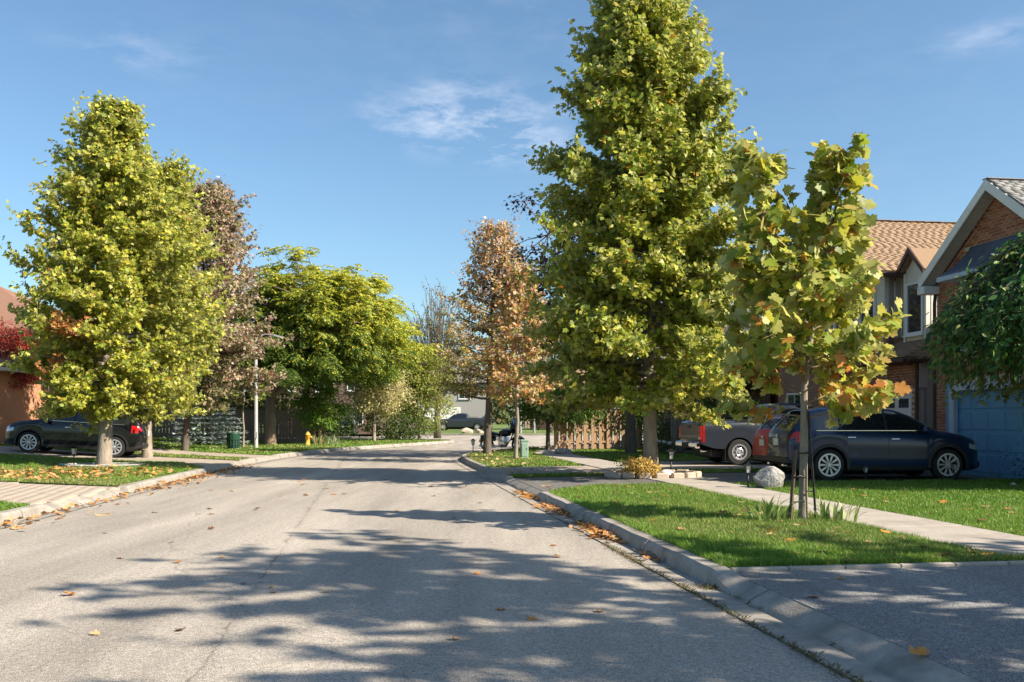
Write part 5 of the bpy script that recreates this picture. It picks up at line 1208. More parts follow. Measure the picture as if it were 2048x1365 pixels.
# ---- fences
def fence(name, a, b, h, mat, label, bw=.14, gap=.012, posts=2.4, seed=5, shadow_box=False, z=.12):
    rng = np.random.default_rng(seed); a = Vector((*a, z)); b = Vector((*b, z)); d = b - a; L = d.length; r = empty(name, a, math.atan2(d.y, d.x), label, 'fence')
    bm_ = MB(); bm_.box((0, 0, h / 2), (bw, .02, h), bev=.004); me_ = bm_.mesh('board', mat)
    n = int(L / (bw + gap))
    for i in range(n):
        side = (-1) ** i if shadow_box else -1
        o = place_mesh('board', me_, Matrix.Translation((i * (bw + gap) + bw / 2, side * .045 + rng.normal() * .003, .04 + rng.normal() * .012)) @ Matrix.Rotation(rng.normal() * .006, 4, 'Y'), r)
    for zz in (.35, h * .5, h - .3): MB().box((L / 2, 0, zz), (L, .045, .09)).build('rail', mat, r)
    pm = MB().box((0, 0, h / 2), (.09, .09, h + .08), bev=.008).mesh('post', mat); k = 0
    while k <= L: place_mesh('post', pm, Matrix.Translation((k, .07, 0)), r); k += posts
    return r
fence('board_fence', (1.9, 41.2), (9.3, 43.9), 1.72, M['wood_tan'], 'sunlit tan board fence with green vines hanging over it', .15, .035, shadow_box=True)
fence('board_fence', (-16.8, 51.4), (-11.0, 52.6), 1.8, M['wood_grey'], 'weathered dark board fence behind the spruce and the locust trunks', .15, .02, seed=6)
fence('board_fence', (-26, 49.2), (-16.9, 51.3), 1.8, M['wood_grey'], 'weathered board fence half hidden behind the blue spruce', .15, .02, seed=7)
fence('board_fence', (6.2, 36.6), (8.9, 37.2), 1.8, M['wood_grey'], 'dark board fence between the purple maple trunk and the pickup', .15, .02, seed=8)
# ------------------------------------------------------------------ vehicles
def make_wheel(parent, x, y, r, w, spokes, rimr, side, style='alloy'):
    """tyre with rim, spokes, hub and brake disc; side = +1 / -1 outward"""
    t = MB(); t.lathe([(rimr, -w / 2), (r - .03, -w / 2), (r - .005, -w / 2 + .03), (r, -w * .2), (r, w * .2), (r - .005, w / 2 - .03), (r - .03, w / 2), (rimr, w / 2), (rimr, -w / 2)], 36, (0, 0, 0), 'Y')
    wh = t.build('wheel', M['rubber'], parent, smooth=False); smooth_by_angle(wh, 45); wh.location = (x, y, r)
    rm_ = MB(); o = side * w / 2
    rm_.lathe([(rimr + .012, o), (rimr + .012, o + side * .008), (rimr - .022, o + side * .008), (rimr - .035, o - side * .05), (rimr - .035, -o)], 36, (0, 0, 0), 'Y')
    if style == 'alloy':
        for k in range(spokes):
            for dd in (-.07, .07):
                a = 2 * math.pi * k / spokes; a2 = a + dd
                p0 = Vector((math.cos(a) * .04, 0, math.sin(a) * .04)); p1 = Vector((math.cos(a2) * (rimr - .025), 0, math.sin(a2) * (rimr - .025))); d = p1 - p0; sd = Vector((-d.z, 0, d.x)).normalized()
                rm_.prism([p0 - sd * .013, p1 - sd * .010, p1 + sd * .010, p0 + sd * .013], (0, side * .03, 0), (0, o - side * .035, 0))
    else:
        rm_.lathe([(.05, o - side * .03), (.1, o + side * .0), (rimr - .09, o - side * .02), (rimr - .03, o - side * .06)], 32, (0, 0, 0), 'Y')
    rm_.lathe([(.001, o + side * .008), (.04, o + side * .008), (.055, o - side * .02)], 16, (0, 0, 0), 'Y')
    ro = rm_.build('rim', M['alloy'], wh, smooth=False); smooth_by_angle(ro, 35)
    dk = MB(); dk.lathe([(.001, o - side * .07), (rimr * .62, o - side * .07), (rimr * .62, o - side * .09)], 24, (0, 0, 0), 'Y'); dk.lathe([(.001, o - side * .12), (rimr - .03, o - side * .12)], 24, (0, 0, 0), 'Y'); dk.build('brake_disc', M['iron'], wh)
    if style == 'steel':
        for k in range(8):
            a = 2 * math.pi * k / 8; MB().lathe([(.001, 0), (.033, 0)], 10, (math.cos(a) * (rimr * .68), o + side * .002 - side * .012, math.sin(a) * (rimr * .68)), 'Y').build('rim_hole', M['black'], wh)
    return wh

def car(name, loc, rz, label, cat, paint, S, pitch=0.0, group=None, detail=True):
    root = empty(name, loc, rz, label, cat, group); root.rotation_euler = (0, pitch, rz)
    L0, L1 = S['x']; W = S['w']; R_ = S['r']; wb = S['wheels']; arch = R_ + .055
    I = lambda key, x: float(np.interp(x, [p[0] for p in S[key]], [p[1] for p in S[key]]))
    xs = set(np.linspace(L0, L1, int((L1 - L0) / .055) + 1).round(4))
    for d in S['doors']: xs |= {round(d - .006, 4), round(d + .006, 4)}
    for xw in wb: xs |= set(np.round(xw + arch * np.cos(np.linspace(0, math.pi, 17)), 4))
    xs = sorted(xs); secs = []
    for x in xs:
        wd = I('plan', x); zt = I('top', x); zb = min(I('belt', x), zt - .03); z0 = I('sill', x)
        for xw in wb:
            if abs(x - xw) < arch: z0 = max(z0, R_ + math.sqrt(max(0, arch ** 2 - (x - xw) ** 2)))
        g = max(0.0, min(1.0, (zt - zb) / S['gh'])); wr = wd - .05 - S['tumble'] * g
        z0 = min(z0, zb - .05); h = zb - z0
        ins = .035 * max(0, 1 - (z0 - .2) / .3) if z0 < .5 else 0.0
        P = [(wd - ins, z0), (wd - ins * .2, z0 + h * .12), (wd + .004, z0 + h * .35), (wd, z0 + h * .58), (wd + .008, z0 + h * .70), (wd - .012, z0 + h * .86), (wd - .035, zb)]
        for t in (.35, .7, .95): P.append((wd - .045 + (wr - wd + .045) * t - .012 * t * (1 - t), zb + (zt - .055 - zb) * t if zt - .055 > zb else zb + .002 * t))
        P += [(wr * .93, zt - .028), (wr * .6, zt - .006), (wr * .25, zt), (0, zt)]
        secs.append(P)
    k = len(secs[0]); n = len(secs)
    V = []; 
    for s in (-1, 1):
        for x, P in zip(xs, secs): V += [(x, s * p[0], p[1]) for p in P]
    faces = {}
    def put(nm, mt, f): faces.setdefault((nm, mt), []).append(f)
    for si, s in enumerate((-1, 1)):
        b = si * n * k
        for i in range(n - 1):
            xc = (xs[i] + xs[i + 1]) / 2; narrow = (xs[i + 1] - xs[i]) < .02
            for j in range(k - 1):
                q = (b + i * k + j, b + (i + 1) * k + j, b + (i + 1) * k + j + 1, b + i * k + j + 1)
                if s > 0: q = q[::-1]
                zt = I('top', xc); zb = I('belt', xc); gl = zt - zb > .1; zc = (secs[i][j][1] + secs[i][j + 1][1]) / 2
                nm, mt = 'body', paint
                if j < 6:
                    seam = narrow and any(abs(xc - d) < .007 for d in S['doors'])
                    if seam and j >= 1: nm, mt = 'door_seam', 'black'
                    elif j < 1 and S.get('cladding'): nm, mt = 'sill_cladding', 'black'
                    else:
                        for di in range(len(S['doors']) - 1):
                            if S['doors'][di] < xc < S['doors'][di + 1]: nm = 'door' + '_' * 0 + str(di) + ('L' if s > 0 else 'R')
                    for (a0, a1, c0, c1, nmx, mtx) in S['lamps']:
                        if a0 < xc < a1 and c0 < zc < c1: nm, mt = nmx + ('L' if s > 0 else 'R'), mtx
                elif j < 9:
                    for wi, (a0, a1) in enumerate(S['windows']):
                        if a0 < xc < a1 and gl: nm, mt = 'win%d' % wi + ('L' if s > 0 else 'R'), 'glass'
                    if gl and nm == 'body' and S['windows'][0][0] < xc < S['windows'][-1][1]: nm, mt = 'pillar', 'black'
                else:
                    a0, a1 = S['screen']
                    if a0 < xc < a1 and j >= 10: nm, mt = 'windscreen', 'glass'
                    if S.get('backlight') and S['backlight'][0] < xc < S['backlight'][1] and j >= 10: nm, mt = 'rear_window', 'glass'
                    if S.get('tonneau') and S['tonneau'][0] < xc < S['tonneau'][1] and j >= 10: nm, mt = 'bed_cover', 'black'
                put(nm, mt, q)
    for e, i in ((0, 0), (1, n - 1)):
        a = [i * k + j for j in range(k)]; c = [n * k + i * k + j for j in range(k)]
        for j in range(k - 1):
            q = (a[j], a[j + 1], c[j + 1], c[j]); put('body', paint, q if e == 0 else q[::-1])
    full = np_mesh('tmp', V, [f for fs in faces.values() for f in fs], M[paint]); full.update()
    full.polygons.foreach_set('use_smooth', np.ones(len(full.polygons), bool)); nv = np.array([tuple(v.normal) for v in full.vertices]); bpy.data.meshes.remove(full)
    body = None; made = {}
    NAMES = {'win': 'window', 'doo': 'door', 'hea': 'headlight', 'tai': 'tail_light'}
    for (nm, mt), fs in sorted(faces.items(), key=lambda t: t[0][0] != 'body'):
        pub = nm if nm in ('body', 'door_seam', 'sill_cladding', 'pillar', 'windscreen', 'rear_window', 'bed_cover') else NAMES[nm[:3]]
        used = sorted({i for f in fs for i in f}); mp_ = {u: q for q, u in enumerate(used)}
        me_ = np_mesh(pub, [V[u] for u in used], [tuple(mp_[i] for i in f) for f in fs], M[mt], smooth=True)
        me_.normals_split_custom_set_from_vertices([tuple(nv[u]) for u in used])
        o = link(bpy.data.objects.new(pub, me_), root); made[nm] = o
        if nm.startswith('door') and detail and nm != 'door_seam':
            di = int(nm[4]); s = 1 if nm[5] == 'L' else -1; xr = S['doors'][di] + .16
            zz = I('belt', xr) - .14; MB().box((xr, s * (I('plan', xr) + .02), zz), (.2, .035, .03), bev=.012).build('handle', M[S.get('handle', paint)], o)
    # underside, arch liners, arch lips
    MB().box(((wb[0] + wb[1]) / 2, 0, .36), (L1 - L0 - .5, W * 1.5, .28), bev=.05).build('underbody', M['black'], root)
    for xw in wb:
        for s in (-1, 1):
            yw = s * (I('plan', xw) - .12)
            make_wheel(root, xw, yw, R_, .23, S.get('spokes', 10), S['rim'], s, S.get('wheel_style', 'alloy'))
            lip = MB(); prof = []
            for q in range(21):
                a = math.pi * q / 20 * 1.12 - .06 * math.pi
                for rr, oo in ((arch - .012, -.06), (arch - .012, .012), (arch + .055, .010), (arch + .06, -.02)):
                    prof.append((xw + rr * math.cos(a), s * (I('plan', xw) + oo), R_ + rr * math.sin(a)))
            F = [(i * 4 + j, i * 4 + (j + 1) % 4, (i + 1) * 4 + (j + 1) % 4, (i + 1) * 4 + j) for i in range(20) for j in range(4)]
            if S.get('cladding'): lip.add(prof, F); smooth_by_angle(lip.build('wheel_arch', M['black'], root), 50)
            ln = MB(); V_ = []
            for q in range(17):
                a = math.pi * q / 16
                for yy in (s * (I('plan', xw) - .03), s * (I('plan', xw) - .42)): V_.append((xw + (arch + .005) * math.cos(a), yy, R_ - .05 + (arch + .005) * math.sin(a)))
            ln.add(V_, [(i * 2, i * 2 + 1, i * 2 + 3, i * 2 + 2) for i in range(16)]); ln.build('arch_liner', M['black'], root)
    if detail:
        mx = S['mirror']
        for s in (-1, 1):
            mo = MB(); mo.box((mx, s * (I('plan', mx) + .12), I('belt', mx) + .09), (.13, .2, .15), (0, 0, s * .15), bev=.045); mo.box((mx + .03, s * (I('plan', mx) + .01), I('belt', mx) + .03), (.08, .12, .05), bev=.015)
            smooth_by_angle(mo.build('mirror', M[S.get('mirror_mat', paint)], root), 60)
    for nm, mt, c, d, bv in S['extras']:
        MB().box(c, d, bev=bv).build(nm, M[mt], root)
    for nm, mt, pts, rr in S.get('tubes', []):
        MB().tube(pts, rr, 8).build(nm, M[mt], root, smooth=True)
    return root

def suv(over=None):
    S = dict(x=(-2.26, 2.26), w=.92, r=.36, rim=.245, wheels=(-1.36, 1.36), gh=.56, tumble=.23, cladding=True, spokes=10, handle='chrome',
        top=[(-2.26, .86), (-2.23, 1.06), (-2.16, 1.16), (-2.05, 1.30), (-1.85, 1.53), (-1.72, 1.60), (-1.4, 1.645), (-.8, 1.675), (-.2, 1.67), (.25, 1.61), (.6, 1.48), (1.02, 1.22), (1.14, 1.155), (1.5, 1.10), (1.85, 1.03), (2.08, .95), (2.2, .84), (2.26, .68)],
        belt=[(-2.26, .80), (-2.2, 1.02), (-2.1, 1.10), (-1.6, 1.135), (-.5, 1.10), (1.0, 1.04), (1.4, 1.01), (1.9, .93), (2.15, .84), (2.26, .62)],
        sill=[(-2.26, .42), (-2.0, .30), (-1.7, .24), (1.7, .23), (2.05, .24), (2.26, .34)],
        plan=[(-2.26, .66), (-2.2, .79), (-2.05, .87), (-1.7, .91), (-.5, .915), (1.3, .915), (1.75, .885), (2.0, .82), (2.15, .70), (2.26, .50)],
        doors=[-1.02, -.02, 1.02], windows=[(-1.78, -1.1), (-1.04, -.06), (.0, .92)], screen=(.32, 1.06), backlight=(-2.14, -1.8), mirror=.78,
        lamps=[(-2.24, -1.86, .93, 1.08, 'tail', 'red_lens'), (1.88, 2.22, .70, .84, 'head', 'clear_lens')],
        extras=[('bumper', 'black', (-2.2, 0, .45), (.18, 1.5, .22), .06), ('bumper', 'black', (2.18, 0, .36), (.16, 1.3, .2), .06), ('grille', 'black', (2.235, 0, .62), (.06, .9, .3), .02),
                ('license_plate', 'plate', (-2.275, 0, .86), (.02, .32, .16), .004), ('badge', 'chrome', (-2.262, 0, 1.0), (.02, .12, .09), .02), ('roof_spoiler', 'black', (-1.86, 0, 1.615), (.26, 1.12, .03), .01),
                ('window_trim', 'chrome', (-.35, .895, 1.125), (2.6, .012, .016), .003), ('window_trim', 'chrome', (-.35, -.895, 1.125), (2.6, .012, .016), .003),
                ('antenna', 'black', (-1.5, 0, 1.69), (.16, .04, .06), .015), ('exhaust_pipe', 'chrome', (-2.24, .5, .34), (.12, .09, .07), .02), ('exhaust_pipe', 'chrome', (-2.24, -.5, .34), (.12, .09, .07), .02)])
    S.update(over or {}); return S
car('parked_suv', (8.40, 22.19, .125), R(3), 'deep blue parked car in house shadow facing the blue garage door', 'car', 'paint_blue', suv())
car('parked_suv', (-14.95, 32.8, .275), math.pi + R(8.4), 'black parked car facing away from the road behind the leaf strewn lawn', 'car', 'paint_black', suv(), pitch=-math.atan(.066))
hatch = suv(dict(tumble=.2, rim=.2, r=.32, cladding=False, handle='paint_red', x=(-2.05, 2.05), wheels=(-1.25, 1.3),
    top=[(-2.05, .8), (-2.02, 1.0), (-1.96, 1.1), (-1.86, 1.24), (-1.68, 1.42), (-1.4, 1.47), (-.5, 1.51), (.1, 1.48), (.5, 1.36), (1.0, 1.08), (1.5, .98), (1.9, .86), (2.05, .62)],
    belt=[(-2.05, .75), (-1.98, .96), (-1.6, .99), (.9, .93), (1.4, .9), (1.9, .78), (2.05, .56)], sill=[(-2.05, .4), (-1.7, .22), (1.7, .2), (2.05, .3)],
    plan=[(-2.05, .7), (-1.95, .82), (-1.5, .87), (1.3, .87), (1.8, .8), (2.05, .5)], doors=[-.95, 0, 1.0], windows=[(-1.6, -1.05), (-1.0, -.05), (0.0, .85)], screen=(.2, .95), backlight=(-1.93, -1.66), mirror=.72,
    lamps=[(-2.03, -1.8, .82, 1.0, 'tail', 'red_lens'), (1.65, 2.02, .6, .78, 'head', 'clear_lens')],
    extras=[('bumper', 'black', (-2.0, 0, .38), (.14, 1.3, .2), .05), ('license_plate', 'plate', (-2.065, 0, .78), (.02, .32, .16), .004), ('badge', 'chrome', (-2.05, 0, .92), (.02, .1, .08), .02), ('grille', 'black', (2.03, 0, .5), (.05, .8, .2), .02)]))
car('parked_hatchback', (8.45, 24.55, .125), R(6), 'red parked hatchback between the blue car and the pickup', 'car', 'paint_red', hatch)
pick = dict(x=(-2.9, 2.9), w=.99, r=.385, rim=.225, wheels=(-1.72, 1.95), gh=.6, tumble=.2, cladding=False, wheel_style='steel', handle='black',
    top=[(-2.9, 1.30), (-2.88, 1.335), (-.72, 1.335), (-.70, 1.34), (-.66, 1.72), (-.5, 1.84), (.0, 1.87), (.5, 1.85), (.8, 1.75), (1.35, 1.34), (1.45, 1.29), (2.2, 1.22), (2.65, 1.14), (2.82, 1.0), (2.9, .75)],
    belt=[(-2.9, 1.26), (-.74, 1.30), (-.66, 1.25), (1.3, 1.22), (1.6, 1.2), (2.3, 1.12), (2.7, 1.04), (2.9, .7)],
    sill=[(-2.9, .62), (-2.5, .50), (-1.2, .42), (1.4, .38), (2.5, .36), (2.9, .42)], plan=[(-2.9, .93), (-2.85, .97), (-2, .99), (1.8, .99), (2.5, .95), (2.8, .85), (2.9, .72)],
    doors=[-.66, .42, 1.5], windows=[(-.5, .36), (.44, 1.22)], screen=(.74, 1.32), backlight=(-.71, -.6), tonneau=(-2.8, -.78), mirror=1.05, mirror_mat='black',
    lamps=[(-2.9, -2.78, .72, 1.16, 'tail', 'red_lens'), (2.5, 2.86, .84, 1.0, 'head', 'clear_lens')],
    extras=[('tailgate', 'paint_grey', (-2.905, 0, .99), (.05, 1.56, .52), .02), ('tailgate_handle', 'black', (-2.935, 0, 1.14), (.03, .24, .07), .01), ('tail_light', 'red_lens', (-2.90, -.88, .95), (.09, .16, .42), .03), ('tail_light', 'red_lens', (-2.90, .88, .95), (.09, .16, .42), .03),
            ('reverse_lamp', 'clear_lens', (-2.915, -.88, .80), (.08, .14, .09), .02), ('rear_bumper', 'chrome', (-2.98, -.62, .60), (.2, .62, .2), .05), ('rear_bumper', 'chrome', (-2.98, .62, .60), (.2, .62, .2), .05), ('bumper_step', 'black', (-2.98, 0, .60), (.2, .64, .14), .03),
            ('license_plate', 'plate', (-2.99, 0, .68), (.19, .31, .03), .004), ('mud_flap', 'black', (-2.16, -.86, .36), (.02, .26, .4), .004), ('mud_flap', 'black', (-2.16, .86, .36), (.02, .26, .4), .004), ('grille', 'chrome', (2.87, 0, .82), (.06, 1.2, .3), .03), ('bed_rail', 'black', (-1.8, -.955, 1.335), (2.1, .05, .03), .008), ('bed_rail', 'black', (-1.8, .955, 1.335), (2.1, .05, .03), .008), ('bed_lid', 'black', (-1.25, 0, 1.44), (.9, 1.7, .05), .015)],
    tubes=[('exhaust_pipe', 'chrome', [(-2.5, -.62, .42), (-2.82, -.66, .42)], .045), ('tow_hitch', 'black', [(-2.85, 0, .46), (-3.12, 0, .44), (-3.2, 0, .36), (-3.32, 0, .36), (-3.34, 0, .46)], .035)])
car('pickup_truck', (8.33, 29.5, .125), R(8.4), 'dark grey pickup truck showing its tailgate and red tail light on the dusty driveway', 'truck', 'paint_grey', pick)
car('pickup_truck', (-5.4, 103.0, .13), math.pi - R(4), 'distant dark pickup parked across the junction beside the garage house', 'truck', 'paint_grey', dict(pick), detail=False)
car('parked_hatchback', (-12.4, 70.5, .13), R(95), 'far dark car glimpsed between the bright shrub and the pale yellow tree', 'car', 'paint_black', dict(hatch, handle='black'), detail=False)

def motorcycle(loc, rz):
    r = empty('motorcycle', loc, rz, 'black touring motorcycle parked behind the dark trunk of the orange maple', 'motorcycle')
    for x in (-.82, .82):
        t = MB(); t.lathe([(.23, -.05), (.31, -.055), (.325, 0), (.31, .055), (.23, .05), (.23, -.05)], 26, (0, 0, 0), 'Y'); w = t.build('wheel', M['rubber'], r, smooth=True); w.location = (x, 0, .325)
        q = MB()
        for k in range(9): a = 2 * math.pi * k / 9; q.tube([(0, 0, 0), (math.cos(a) * .235, 0, math.sin(a) * .235)], .012, 4)
        q.lathe([(.04, -.05), (.04, .05)], 10, (0, 0, 0), 'Y', True); q.lathe([(.225, -.03), (.225, .03), (.235, .03), (.235, -.03), (.225, -.03)], 24, (0, 0, 0), 'Y'); q.build('rim', M['chrome'], w)
        f = MB(); V = []
        for k in range(11):
            a = R(25 + 130 * k / 10) if x > 0 else R(20 + 150 * k / 10)
            for yy, rr in ((-.09, .35), (-.06, .385), (.06, .385), (.09, .35)): V.append((x + rr * math.cos(a), yy, .325 + rr * math.sin(a)))
        f.add(V, [(i * 4 + j, i * 4 + j + 1, (i + 1) * 4 + j + 1, (i + 1) * 4 + j) for i in range(10) for j in range(3)]); f.build('mudguard', M['paint_black'], r, smooth=True)
    e = MB(); e.box((.05, 0, .36), (.42, .34, .26), bev=.06)
    for s, an in ((-1, R(25)), (1, R(-25))):
        for k in range(4): e.box((.05 - s * .16, 0, .50 + k * .045), (.19, .3, .028), (0, an, 0), bev=.008)
    e.build('engine', M['chrome'], r)
    smooth_by_angle(MB().lathe([(.001, -.30), (.09, -.28), (.15, -.12), (.17, .06), (.14, .24), (.001, .31)], 18, (.16, 0, .83), 'X').build('fuel_tank', M['paint_black'], r), 60)
    s_ = MB(); s_.prism([(-.62, -.15, .74), (-.15, -.13, .70), (.0, -.12, .76), (0, -.12, .82), (-.2, -.15, .79), (-.4, -.17, .86), (-.72, -.15, .93), (-.74, -.15, .86)], (0, .3, 0)); s_.build('seat', M['black'], r, bevel=.03)
    fr = MB(); fr.tube([(.62, 0, .92), (.45, 0, .55), (.2, 0, .2), (-.4, 0, .22), (-.6, 0, .6)], .028, 7); fr.tube([(.6, 0, .9), (.0, 0, .68), (-.6, 0, .66)], .028, 7); fr.build('frame', M['iron'], r, smooth=True)
    fk = MB()
    for y in (-.11, .11): fk.tube([(.82, y, .325), (.6, y, .98)], .028, 8)
    fk.build('fork', M['chrome'], r, smooth=True)
    hb = MB(); hb.tube([(.38, -.42, 1.02), (.52, -.3, 1.08), (.6, 0, 1.04), (.52, .3, 1.08), (.38, .42, 1.02)], .016, 7); hb.build('handlebar', M['chrome'], r, smooth=True)
    for y in (-.38, .38): MB().box((.55, y, 1.2), (.03, .14, .09), bev=.02).build('mirror', M['chrome'], r)
    fa = MB(); fa.lathe([(.001, .26), (.1, .25), (.2, .18), (.27, .06), (.29, -.06)], 20, (.62, 0, 1.06), 'X'); smooth_by_angle(fa.build('fairing', M['paint_black'], r), 60)
    MB().prism([(.72, -.24, 1.22), (.72, .24, 1.22), (.56, .18, 1.48), (.56, -.18, 1.48)], (-.012, 0, -.004)).build('windshield', M['glass'], r)
    MB().lathe([(.001, .11), (.07, .1), (.095, .03), (.1, -.06)], 16, (.82, 0, .98), 'X').build('headlight', M['clear_lens'], r)
    for y in (-.28, .28): MB().box((-.72, y, .58), (.5, .2, .3), bev=.06).build('saddlebag', M['paint_black'], r)
    for y in (-.24, .24): MB().tube([(.1, y * .6, .3), (-.2, y, .2), (-.5, y, .2), (-1.05, y, .24)], [.03, .035, .05, .045], 9).build('exhaust_pipe', M['chrome'], r, smooth=True)
    MB().box((-1.02, 0, .66), (.06, .16, .07), bev=.02).build('tail_light', M['red_lens'], r); MB().tube([(-.1, .12, .2), (-.18, .34, .0)], .014, 6).build('kickstand', M['iron'], r)
    MB().box((-.78, 0, .99), (.34, .42, .28), bev=.08).build('top_case', M['paint_black'], r)
motorcycle((-.45, 43.4, .01), R(-28))
# ------------------------------------------------------------------ street furniture and small things
def street_lamp(loc, rz, h, label):
    r = empty('street_lamp', loc, rz, label, 'street lamp')
    MB().lathe([(.11, -.1), (.11, .0), (.095, .02), (.06, h), (.001, h)], 16).build('pole', M['pole'], r, smooth=True)
    a = MB(); a.tube([(0, 0, h - .3), (.1, 0, h + .05), (.35, 0, h + .22), (.6, 0, h + .24), (.8, 0, h + .2)], [.035, .035, .032, .03, .028], 8); a.build('arm', M['pole'], r, smooth=True)
    l = MB(); l.prism([(.7, -.08, h + .25), (.8, -.11, h + .25), (1.12, -.1, h + .15), (1.2, -.05, h + .11), (1.2, .05, h + .11), (1.12, .1, h + .15), (.8, .11, h + .25), (.7, .08, h + .25)], (-.02, 0, -.09)); l.build('lamp_head', M['pole'], r, bevel=.02)
    MB().box((.95, 0, h + .10), (.26, .14, .03), (0, R(16), 0), bev=.01).build('lens', M['clear_lens'], r)
    MB().box((0, -.12, .6), (.12, .02, .3), bev=.006).build('access_cover', M['pole'], r)
street_lamp((-11.75, 43.6, .13), R(10), 5.0, 'grey street lamp with a curved arm beside the mauve maple')
def pole_sign(loc, h, label):
    r = empty('post', loc, 0, label, 'post'); MB().lathe([(.11, -.1), (.11, 0), (.10, h), (.001, h + .02)], 14).build('pole', M['pole'], r, smooth=True); MB().lathe([(.125, h - .5), (.125, h - .42), (.10, h - .40)], 14).build('band', M['iron'], r)
pole_sign((.75, 83.5, .1), 5.5, 'thick pale post across the junction nearer the motorcycle')
pole_sign((2.0, 86.0, .1), 5.2, 'thinner pale post across the junction beside the thick one')

def path_light(loc, label, s=1.0):
    r = empty('path_light', loc, 0, label, 'garden light'); h = .42 * s
    MB().tube([(0, 0, -.1), (0, 0, h - .1 * s)], .016 * s, 8).build('stem', M['iron'], r, smooth=True)
    c = MB(); w0, w1 = .055 * s, .08 * s
    for k in range(4):
        a = math.pi / 4 + k * math.pi / 2; c.tube([(w0 * math.cos(a), w0 * math.sin(a), h - .1 * s), (w1 * math.cos(a), w1 * math.sin(a), h + .06 * s)], .008 * s, 4)
    c.box((0, 0, h - .1 * s), (w0 * 1.5, w0 * 1.5, .015 * s)); c.build('cage', M['iron'], r)
    g = MB(); V = [(sx * w * .62, sy * w * .62, z) for z, w in ((h - .09 * s, w0), (h + .055 * s, w1)) for sx, sy in ((-1, -1), (1, -1), (1, 1), (-1, 1))]; g.add(V, [(0, 1, 5, 4), (1, 2, 6, 5), (2, 3, 7, 6), (3, 0, 4, 7)]); g.build('lantern', M['clear_lens'], r)
    t = MB(); t.add([(-w1 * 1.15, -w1 * 1.15, h + .06 * s), (w1 * 1.15, -w1 * 1.15, h + .06 * s), (w1 * 1.15, w1 * 1.15, h + .06 * s), (-w1 * 1.15, w1 * 1.15, h + .06 * s), (0, 0, h + .13 * s)], [(3, 2, 1, 0), (0, 1, 4), (1, 2, 4), (2, 3, 4), (3, 0, 4)]); t.build('cap', M['iron'], r)
path_light((3.9, 23.3, .13), 'black garden light beside the ring of edging stones', 1.2)
path_light((4.72, 19.0, .13), 'small black garden light leaning by the grey boulder', .95)
path_light((7.65, 20.55, .13), 'small garden light under the blue car rear wheel arch on the shaded lawn', .7)
path_light((9.75, 20.95, .13), 'small garden light in front of the blue car front wheel', .8)
path_light((-12.45, 27.0, .14), 'pale garden light in the leafy lawn next to the broad tree', 1.1)
path_light((-1.5, 36.6, .13), 'leaning garden light at the edge of the corner lawn', 1.1).__class__

def rock(name, loc, s, mat, label, seed, cat='rock', squash=None, parent=None):
    rng = np.random.default_rng(seed); bm = bmesh.new(); bmesh.ops.create_icosphere(bm, subdivisions=3, radius=1)
    ph = rng.uniform(0, 6, 6); planes = [(Vector(norm(rng.normal(size=3))), rng.uniform(.55, .85)) for _ in range(9)]
    for v in bm.verts:
        p = v.co.copy()
        for n_, d in planes:
            e = p.dot(n_) - d
            if e > 0: p -= n_ * e * .92
        p *= 1 + .05 * math.sin(5 * p.x + ph[0]) * math.sin(4 * p.y + ph[1]) + .03 * math.sin(11 * p.z + ph[2] + 7 * p.x)
        v.co = Vector((p.x * s[0], p.y * s[1], max(p.z * s[2], -s[2] * .4)))
    me_ = bpy.data.meshes.new(name); bm.to_mesh(me_); bm.free(); me_.materials.append(M[mat]); o = link(bpy.data.objects.new(name, me_), parent); o.location = loc
    if parent is None: tag(o, label, cat)
    smooth_by_angle(o, 28); return o
rock('boulder', (5.12, 18.9, .28), (.36, .30, .30), 'rock', 'grey angular boulder at the lawn corner beside the driveway', 3, 'boulder')
rock('boulder', (-4.05, 84.3, .25), (.6, .45, .36), 'edging', 'tan boulder on the far lawn by the parked truck', 5, 'boulder')
rock('boulder', (-2.9, 84.6, .22), (.45, .4, .3), 'edging', 'smaller round tan boulder on the far lawn', 6, 'boulder')
rock('boulder', (1.95, 36.8, .2), (.45, .3, .16), 'rock', 'flat grey rock at the lawn edge by the tan fence', 7, 'boulder')
rock('boulder', (1.45, 36.9, .18), (.4, .22, .12), 'rock_pale', 'flat pale rock edging the lawn by the tan fence', 8, 'boulder')
rock('white_stone', (3.75, 23.0, .19), (.17, .13, .09), 'white', 'white stone beside the tallest tree trunk', 9, 'stone')
for i, (x, y, s_) in enumerate(((10.7, 19.55, .10), (10.3, 19.5, .08), (11.3, 19.7, .09), (12.0, 19.9, .1))): rock('stone', (x, y, .16), (s_, s_, s_ * .7), 'rock_pale', ['pale garden stone under the garage shrub', 'smallest pale garden stone before the garage shrub', 'round pale stone near the garage wall', 'pale stone farthest along the garage bed'][i], 20 + i, 'stone')
h_ = spread_tree('hydrangea', 'small hydrangea bush with white flower heads beside the purple maple trunk', (5.75, 36.6, .13), .1, .02, (0, 0, .3), (.4, .3, .25), 22, 22, .08, [(.08, .14, .03), (.14, .2, .04)], [1, 1], tmpl=OVAL, seed=110, limbs=4, low=-.9, cat='shrub')
for i in range(5): o = MB().lathe([(.001, -.07), (.06, -.05), (.085, 0), (.06, .06), (.001, .075)], 10, (.3 * math.cos(i * 1.9), -.2 + .12 * math.sin(i * 2.3), .42 + .05 * (i % 3))).build('flower_head', M['white'], h_, smooth=True)

